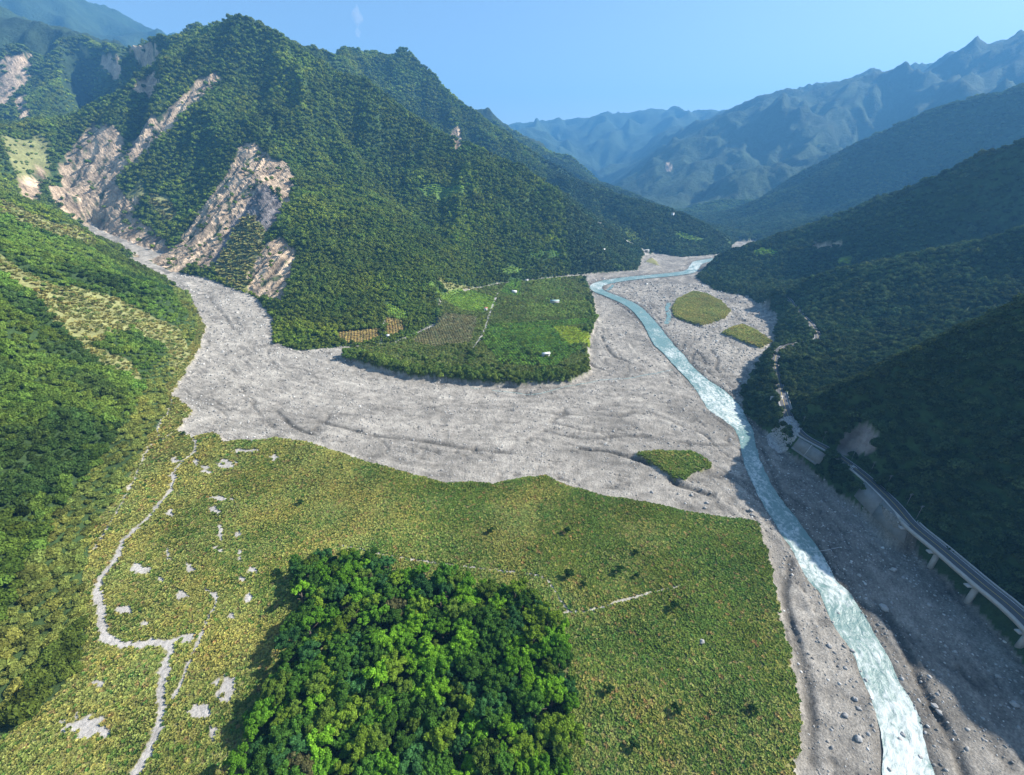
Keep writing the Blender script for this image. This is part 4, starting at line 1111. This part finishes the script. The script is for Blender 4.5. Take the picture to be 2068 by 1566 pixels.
# low understorey closing the floor of the woodlot
P = polar_points(60, 330, lambda r: 2.6); x, y, s = P.T; z = height(x, y); k = in_view(x, y, z, .05) & in_poly(x, y, wood_xy); x, y, z = x[k], y[k], z[k]
w = 1.9 + .9 * rng.random(len(x)); scatter('undergrowth', 'dark undergrowth between the trees of the woodlot', crown_mid, np.stack([x, y, z], -1), np.stack([w, w, w * 1.3], -1), tone(np.array((.055, .12, .025)), x, y, rng), rng)

# single dark shrubs standing in the scrub meadow
for px, py, r0, lab in ((1148, 1168, 2.6, 'largest dark round shrub in the meadow right of the woodlot corner'), (1250, 1157, 2.4, 'dark shrub right of the largest one in the meadow'), (1285, 1168, 1.6, 'small dark shrub at the right end of the row in the meadow'),
                        (1145, 1078, 2.3, 'dark shrub in the upper meadow below the gravel edge'), (990, 1078, 2.0, 'dark shrub alone in the upper meadow above the woodlot'), (1178, 1185, 1.6, 'low dark shrub just below the largest shrub'),
                        (1360, 1233, 2.3, 'dark shrub below the end of the faint meadow track'), (1366, 1440, 2.0, 'dark shrub in the near right meadow'), (1228, 1398, 1.9, 'green shrub in the meadow just right of the woodlot'),
                        (1278, 1512, 2.0, 'green shrub near the bottom right of the woodlot'), (1283, 1120, 1.5, 'small dark shrub between the upper and lower meadow shrubs'), (1520, 1440, 1.8, 'dark shrub close to the right meadow edge'),
                        (610, 1020, 2.0, 'green bush in the tan scrub above the woodlot'), (372, 880, 1.8, 'green bush beside the gravel at the top of the path')):
    p = hit(px, py)
    e = empty('shrub', p, rng.random() * 6, label=lab, category='shrub', group='single shrubs in the scrub meadow')
    a_ = link_obj('foliage', crown_hi[int(rng.integers(8))], e); a_.scale = (r0, r0, r0 * .9); a_.location = (0, 0, r0 * .75); a_.color = (.04, .085, .022, 1)
    b_ = link_obj('stem', trunks[0], e); b_.scale = (r0 * 1.2,) * 3

# ------------------------------------------------------------------ riverside road, viaduct, barriers, poles
def offset_path(P, d):
    t = np.gradient(P[:, :2], axis=0); t /= np.linalg.norm(t, axis=1)[:, None]
    return np.stack([P[:, 0] - t[:, 1] * d, P[:, 1] + t[:, 0] * d, P[:, 2]], -1)
def strip(P, d0, d1, dz=0.0):
    a = offset_path(P, d0); b = offset_path(P, d1); V = np.stack([a, b], 1).reshape(-1, 3); V[:, 2] += dz
    n = len(P); i = np.arange(n - 1) * 2
    return V, np.stack([i, i + 1, i + 3, i + 2], -1)
def bar(P, d0, d1, z0, z1):
    m = MB(); rings = []
    a = offset_path(P, d0); b = offset_path(P, d1)
    for p, q in zip(a, b): rings.append([(p[0], p[1], p[2] + z0), (q[0], q[1], q[2] + z0), (q[0], q[1], q[2] + z1), (p[0], p[1], p[2] + z1)])
    m.quadstrip(rings); return m
RP = road_pts
V, F = strip(RP, -3.7, 3.7, .10); link_obj('road', mesh_from('road', V, F, [M_asph]), kind='structure', label='grey asphalt road winding along the foot of the shaded slope')
for d, mt, nm, lb in ((-3.2, M_white, 'edge_line', 'white edge line along the river side of the road'), (3.2, M_white, 'edge_line', 'white edge line along the hill side of the road'), (0, M_yellow, 'centre_line', 'yellow centre line of the riverside road')):
    V, F = strip(RP, d - .10, d + .10, .108); link_obj(nm, mesh_from(nm, V, F, [mt]), kind='structure', label=lb)
land = RP[(RP[:, 1] > 168)]; via = RP[(RP[:, 1] <= 171)]
west = 1 if offset_path(RP, 1.0)[10, 0] < RP[10, 0] else -1
s_ = [bar(land[land[:, 1] < 284], west * 3.75, west * 4.1, -.6, 1.0)]
s_[0].build('roadside_barrier', M_conc, label='pale concrete barrier along the river side of the road', category='barrier')
e = empty('viaduct', tuple(via[len(via) // 2] - np.array((0, 0, 13))), label='straight concrete road viaduct on piers at the lower right', category='bridge')
def under(m, nm, mat, parent, off):
    m.V = [(a - off[0], b - off[1], c - off[2]) for a, b, c in m.V]; return m.build(nm, mat, parent)
off = e.location
under(bar(via, -4.3, 4.3, -.25, .06), 'deck', M_conc, e, off)
under(bar(via, -2.6, 2.6, -1.7, -.26), 'girder', M_conc, e, off)
under(bar(via, 4.0, 4.3, .07, 1.0), 'parapet', M_conc, e, off); under(bar(via, -4.3, -4.0, .07, 1.0), 'parapet', M_conc, e, off)
under(bar(via, west * 4.31, west * 4.42, -1.1, .85), 'side_beam', M_conc, e, off)
for yp in (28, 7.5, 151, 130.5, 110, 89.5, 69, 48.5, 168.5):
    i = int(np.argmin(abs(via[:, 1] - yp))); p = via[i]; zg = float(height(p[0], p[1])[0])
    m = MB(); m.tube([(p[0], p[1], min(zg - 1.5, p[2] - 5)), (p[0], p[1], p[2] - 3.2)], [1.15, 1.15], 14)
    pr = under(m, 'pier', M_conc, e, off)
    m = MB(); m.quadstrip([[(p[0] - 5.6, p[1] - 1, p[2] - 2.3), (p[0] + 5.6, p[1] - 1, p[2] - 2.3), (p[0] + 5.6, p[1] - 1, p[2] - 1.7), (p[0] - 5.6, p[1] - 1, p[2] - 1.7)],
                           [(p[0] - 5.6, p[1] + 1, p[2] - 2.3), (p[0] + 5.6, p[1] + 1, p[2] - 2.3), (p[0] + 5.6, p[1] + 1, p[2] - 1.7), (p[0] - 5.6, p[1] + 1, p[2] - 1.7)]])
    m.box(p[0] - 2.2, p[0] + 2.2, p[1] - .9, p[1] + .9, p[2] - 3.3, p[2] - 2.31)
    under(m, 'cap', M_conc, pr, off)
# two pale painted warnings on the asphalt
for px, py, lb in ((1683, 915, 'white painted warning on the road above the sloping wall'), (1716, 941, 'second white painted warning farther down the road')):
    p = np.array(at_z(px, py, 13.45)); m = MB(); i = int(np.argmin(np.hypot(RP[:, 0] - p[0], RP[:, 1] - p[1]))); c = RP[i]
    for dx, dy, wx_, wy_ in ((-1.6, 0, .35, 2.2), (-.6, .6, .3, 1.0), (.2, -.3, 1.0, .35), (.3, .7, .8, .3), (1.3, .1, .35, 1.9)):
        m.box(c[0] + dx - wx_ / 2, c[0] + dx + wx_ / 2, c[1] + dy - wy_, c[1] + dy + wy_, c[2] + .106, c[2] + .125)
    m.build('road_marking', M_white, kind='structure', label=lb)
# utility poles
pm = MB(); pm.tube([(0, 0, -.5), (0, 0, 9.0)], [.15, .10], 10); pole_me = mesh_from('shaft', pm.V, pm.F, [M_wall])
am = MB(); am.box(-1.0, 1.0, -.08, .08, 8.3, 8.46); am.box(-.7, .7, -.07, .07, 7.6, 7.72)
for q in (-.9, -.3, .3, .9): am.tube([(q, 0, 8.46), (q, 0, 8.75)], [.06, .04], 6)
arm_me = mesh_from('crossarm', am.V, am.F, [M_wall])
for n_, (px, py) in enumerate([(1618, 862), (1660, 893), (1714, 931), (1753, 957), (1781, 983), (1822, 1021), (1850, 1046)]):
    p = at_z(px, py, 13.3); names = ['beside the bend near the lit bridge', 'above the sloping concrete wall', 'below the grey rock patch', 'third up from the long viaduct end of the row', 'midway along the straight shaded road', 'next but one to the viaduct', 'closest to the start of the viaduct']
    i = int(np.argmin(np.hypot(RP[:, 0] - p[0], RP[:, 1] - p[1]))); c = RP[i]; q = offset_path(RP, -west * 5.0)[i]
    e = empty('utility_pole', (q[0], q[1], float(height(q[0], q[1])[0])), 0, label='pale utility pole ' + names[n_], category='utility pole', group='utility poles along the riverside road')
    link_obj('shaft', pole_me, e); link_obj('crossarm', arm_me, e)
# sloping concrete wall of two big panels under the road
def quad_slab(m, a, b, c, d, t):
    a, b, c, d = map(np.array, (a, b, c, d)); n = np.cross(b - a, d - a); n = n / np.linalg.norm(n) * t
    m.quadstrip([[tuple(q) for q in (a - n, b - n, c - n, d - n)], [tuple(q) for q in (a + n, b + n, c + n, d + n)]])
tl, tr_, br, bl = (hit(*q) + np.array((-.9, -.5, 1.3)) for q in ((1615, 887), (1669, 921), (1652, 943), (1600, 907)))
e = empty('retaining_wall', tuple((bl + br) / 2), label='sloping grey concrete retaining wall of two panels below the road', category='wall')
off = e.location; mid_t = tl * .52 + tr_ * .48; mid_b = bl * .52 + br * .48
for a, b, c, d in ((tl, mid_t + (tl - mid_t) * .01, mid_b + (bl - mid_b) * .01, bl), (mid_t + (tr_ - mid_t) * .01, tr_, br, mid_b + (br - mid_b) * .01)):
    m = MB(); quad_slab(m, a, b, c, d, .35); under(m, 'panel', M_wall, e, off)
m = MB(); m.tube([mid_t + (0, 0, .5), mid_b + (0, 0, .5)], [.28, .28], 6); under(m, 'rib', M_conc, e, off)
m = MB(); m.tube([bl + (0, 0, .1), br + (0, 0, .1)], [.7, .7], 8); under(m, 'footing', M_wall, e, off)
m = MB(); m.tube([tr_ + (0, 0, .3), br + (0, 0, .3)], [.3, .3], 6); under(m, 'kerb', M_wall, e, off)
# rough revetment wall between the road and the gravel, ahead of the viaduct
m = MB(); A = [tuple(hit(*q) + np.array((-.7, -.2, .9))) for q in ((1748, 975), (1785, 1012), (1814, 1043), (1836, 1066))]; B = [tuple(hit(*q) + np.array((-.7, -.2, .7))) for q in ((1726, 1004), (1762, 1042), (1795, 1074), (1826, 1100))]
e = empty('revetment', B[1], label='rough stained revetment wall holding up the road before the viaduct', category='wall'); off = e.location
for i in range(3):
    m = MB(); quad_slab(m, *[np.array(q) for q in (A[i], A[i + 1], B[i + 1], B[i])], .3); under(m, 'wall_section', M_wall, e, off)
m = MB(); m.tube([np.array(q) + (0, 0, .3) for q in A], .35, 6); under(m, 'coping', M_conc, e, off)
# sunlit bridge abutment wall by the knoll
p = np.array(at_z(1562, 826, 6.5)); e = empty('abutment_wall', (p[0], p[1], float(height(*p[:2])[0])), .08, label='pale sunlit concrete wall left of the bend bridge', category='wall')
m = MB(); m.box(-5, 5, -.5, .5, -2, 3.5); m.build('wall', M_conc, e); m = MB(); m.box(-5.2, 5.2, -.7, .7, 3.501, 3.8); m.build('coping', M_conc, e)
b1 = RP[(RP[:, 1] > 284) & (RP[:, 1] < 322)]
e = empty('bend_bridge', tuple(b1[len(b1) // 2] - np.array((0, 0, 9))), label='short sunlit concrete bridge at the road bend', category='bridge'); off = e.location
under(bar(b1, -4.4, 4.4, -1.2, .09), 'deck', M_conc, e, off); under(bar(b1, 4.1, 4.4, .1, 1.05), 'parapet', M_conc, e, off); under(bar(b1, -4.4, -4.1, .1, 1.05), 'parapet', M_conc, e, off)
for q in (b1[2], b1[-3]):
    m = MB(); m.box(q[0] - 3.6, q[0] + 3.6, q[1] - .8, q[1] + .8, q[2] - 12, q[2] - 1.21); under(m, 'pier', M_conc, e, off)
# cable over the gravel
a = np.array(at_z(1640, 1115, 1.6)); b = np.array(at_z(1697, 1105, 4.0)); mdp = (a + b) / 2 - (0, 0, .6)
m = MB(); m.tube([a, mdp, b], .09, 6); m.build('cable', M_metal, label='pale cable hanging over the shaded bank across the rapids edge', category='cable')

# ------------------------------------------------------------------ farm sheds
def shed(px, py, L, W, Hh, rz, wall, roof, lab, name='shed'):
    p = hit(px, py); e = empty(name, p, rz, label=lab, category='shed', group='farm sheds on the river terrace')
    m = MB(); m.box(-L / 2, L / 2, -W / 2, W / 2, -.5, Hh); m.build('wall', wall, e)
    m = MB(); o = .5
    m.quadstrip([[(-L / 2 - o, -W / 2 - o, Hh - .05), (-L / 2 - o, 0, Hh + W * .22), (-L / 2 - o, 0, Hh + W * .22 + .15), (-L / 2 - o, -W / 2 - o, Hh + .1)],
                 [(L / 2 + o, -W / 2 - o, Hh - .05), (L / 2 + o, 0, Hh + W * .22), (L / 2 + o, 0, Hh + W * .22 + .15), (L / 2 + o, -W / 2 - o, Hh + .1)]])
    m.quadstrip([[(-L / 2 - o, W / 2 + o, Hh - .05), (-L / 2 - o, .001, Hh + W * .22), (-L / 2 - o, .001, Hh + W * .22 + .15), (-L / 2 - o, W / 2 + o, Hh + .1)],
                 [(L / 2 + o, W / 2 + o, Hh - .05), (L / 2 + o, .001, Hh + W * .22), (L / 2 + o, .001, Hh + W * .22 + .15), (L / 2 + o, W / 2 + o, Hh + .1)]])
    m.build('roof', roof, e)
    m = MB(); m.box(-.6, .6, -W / 2 - .06, -W / 2 - .003, 0, 2.1); m.build('door', M_dark, e)
shed(1120, 613, 13, 6, 4.2, .05, M_conc, M_teal, 'long shed with pale green roof in the terrace orchards')
shed(1039, 593, 7, 4.5, 4, -.4, M_white, M_white, 'white shed beside the top of the straight farm track')
shed(1064, 569, 4.5, 4, 3.4, .2, M_white, M_conc, 'small white hut at the back of the terrace')
shed(1102, 720, 8, 4, 3.6, .3, M_conc, M_white, 'pale roofed shelter in the front of the terrace')
shed(981, 627, 4.5, 4, 3.6, .1, M_white, M_red, 'tiny hut with red roof left of the farm track')
shed(784, 682, 3, 3, 3, .1, M_white, M_white, 'tiny white hut by the reddish crop rows')
shed(1219, 508, 5, 4, 5, .1, M_white, M_white, 'small white hut in trees left of the side gully')
p = hit(1358, 438); e = empty('apartment_block', p, .3, label='pale building in trees far up the valley', category='building')
m = MB(); m.box(-3, 3, -3, 3, -3, 11); m.build('wall', M_white, e); m = MB(); m.box(-3.4, 3.4, -3.4, 3.4, 11.001, 11.6); m.build('roof', M_conc, e)
p = hit(1302, 509); e = empty('culvert_bridge', p, .15, label='small white bridge over the side gully above the river', category='bridge')
m = MB(); m.box(-11, 11, -3, 3, 4.2, 5.4); m.build('deck', M_white, e)
for q in (-11, 8.5):
    m = MB(); m.box(q, q + 2.5, -2.9, 2.9, -2, 4.199); m.build('abutment', M_white, e)
m = MB(); m.box(-11, 11, -3.2, -3.003, 4.6, 6.3); m.build('parapet', M_white, e)

# ------------------------------------------------------------------ boulders one can pick out
bs_me = [mesh_from('boulder', *(lambda V, F: (lump(V, 700 + i, .42, 1.3)[0] * np.array((1, .8, .65)), F))(*ICO[3]), [M_rock]) for i in range(4)]
bl_ = [(1517, 1032, 1.6, 'pale boulder at the meadow corner by the river, upper of two'), (1518, 1041, 1.4, 'pale boulder at the meadow corner by the river, lower of two'), (1427, 1017, 1.5, 'pale boulder near the gravel edge below the scrub island'),
       (1424, 1027, 1.3, 'boulder just below the pale one near the gravel edge'), (1397, 1001, 1.4, 'rounded boulder below the scrub island'), (1370, 998, 1.0, 'small pale boulder under the dark bank of the scrub island'),
       (1317, 995, 1.3, 'boulder where the meadow meets the gravel'), (1784, 1229, 2.4, 'big smooth pale boulder in the shaded gravel'), (1675, 1306, 1.3, 'pale boulder on the left river bank beside the rapids'),
       (1720, 1315, 1.2, 'boulder at the waters edge on the left bank'), (1707, 1446, 1.3, 'dark boulder on the left bank gravel'), (1733, 1493, 1.6, 'largest dark boulder on the near left bank'), (1727, 1413, 1.1, 'boulder beside the rapids on the left bank'),
       (1734, 1432, 1.1, 'boulder just below another on the left bank'), (1747, 1375, 1.0, 'small boulder at the left edge of the rapids'), (1707, 1350, 1.0, 'small boulder up the left bank'), (1886, 1428, 1.4, 'pale boulder in the dark channel right of the river'),
       (1895, 1440, 1.2, 'second pale boulder in the dark channel'), (2048, 1424, 1.5, 'pale boulder at the far right of the shaded gravel'), (2015, 1367, 1.2, 'pale boulder in deep shade right of the channel'),
       (1876, 1223, 1.2, 'small bright boulder in the shaded gravel below the viaduct'), (1804, 1152, 1.7, 'grey boulder in the shaded gravel beside the viaduct'), (1735, 1163, 1.2, 'grey boulder in shade right of the rapids'),
       (1822, 1486, 1.1, 'wet boulder in the near rapids'), (1816, 1495, .9, 'small wet boulder in the near rapids'), (1692, 1242, 1.0, 'boulder at the left edge of the turquoise pool'), (1418, 1298, 1.5, 'pale rock standing in the meadow scrub'),
       (1857, 1532, 1.0, 'boulder at the right edge of the near rapids'), (1795, 1556, 1.0, 'boulder at the left edge of the near rapids'), (640, 727, 1.5, 'dark boulder on the gravel below the forested spur'),
       (1165, 906, 1.4, 'dark block at the start of the gravel bank'), (740, 878, 1.4, 'pale boulder in the eroded line of the fan'), (835, 890, 1.3, 'boulder on the middle of the stony fan'), (480, 800, 1.5, 'boulder high on the stony fan')]
for n_, (px, py, r0, lb) in enumerate(bl_):
    p = hit(px, py); z0 = max(float(height(p[0], p[1])[0]), WZ + float(floor_z(p[0], p[1])) - .4)
    o = link_obj('boulder', bs_me[n_ % 4], label=lb, category='boulder', group='boulders on the river bed'); o.location = (p[0], p[1], z0 + r0 * .2); o.scale = (r0 * .8,) * 3; o.rotation_euler = (.2 * rng.normal(), .2 * rng.normal(), rng.random() * 6)
# pale rock spill under the road and stones thrown out of the shaded bed
x = 175 + 34 * rng.random(1500); y = 225 + 75 * rng.random(1500)
q = [on_floor(a_, b_, 4)[:2] for a_, b_ in ((1552, 872), (1590, 862), (1612, 885), (1600, 905), (1575, 905), (1555, 890))]
x = min(a[0] for a in q) + (max(a[0] for a in q) - min(a[0] for a in q)) * rng.random(2500); y = min(a[1] for a in q) + (max(a[1] for a in q) - min(a[1] for a in q)) * rng.random(2500)
k = in_poly(x, y, q); x, y = x[k], y[k]; z = height(x, y); s = .5 + .6 * rng.random(len(x))
scatter('rubble', 'pale rock spill between the road bend and the river', stones, np.stack([x, y, z], -1), np.stack([s] * 3, -1), np.tile((.42, .41, .39), (len(x), 1)) * (.7 + .5 * rng.random(len(x)))[:, None], rng, .5)

# ------------------------------------------------------------------ clouds beyond the haze, and the haze itself
def cloud(px, py, rad_, seed, lab):
    d = 10600 / ray(px, py)[1]; a, b, c = ray(px, py)
    V, F = ICO[3]; Wv, _ = lump(V, seed, .5, 1.5)
    m, nt = new_mat('cloud_vapour'); out = N(nt, 'ShaderNodeOutputMaterial'); pv = N(nt, 'ShaderNodeVolumePrincipled'); pv.inputs['Density'].default_value = .004; pv.inputs['Color'].default_value = (.95, .96, 1, 1)
    link(nt, pv.outputs[0], out.inputs['Volume'])
    me = mesh_from('cloud', Wv, F, [m], smooth=True); o = link_obj('cloud', me, label=lab, kind='stuff'); o.location = (a * d, b * d, CAM_Z + c * d); o.scale = rad_
cloud(721, 32, (95, 60, 150), 1, 'small white cloud wisp above the second mountain')
cloud(723, 66, (60, 40, 80), 2, 'smaller white cloud wisp just below the other')
m, nt = new_mat('haze_air'); out = N(nt, 'ShaderNodeOutputMaterial'); pv = N(nt, 'ShaderNodeVolumePrincipled')
pv.inputs['Color'].default_value = (.16, .50, 1.0, 1); pv.inputs['Density'].default_value = .000145; pv.inputs['Anisotropy'].default_value = .1
link(nt, pv.outputs[0], out.inputs['Volume'])
mb = MB(); mb.box(-9900, 9900, -500, 9950, -6, 1900); hz = mb.build('haze', m, kind='stuff', label='thin blue haze filling the valley air')
print('max z', Z.max(), 'min', Z.min())
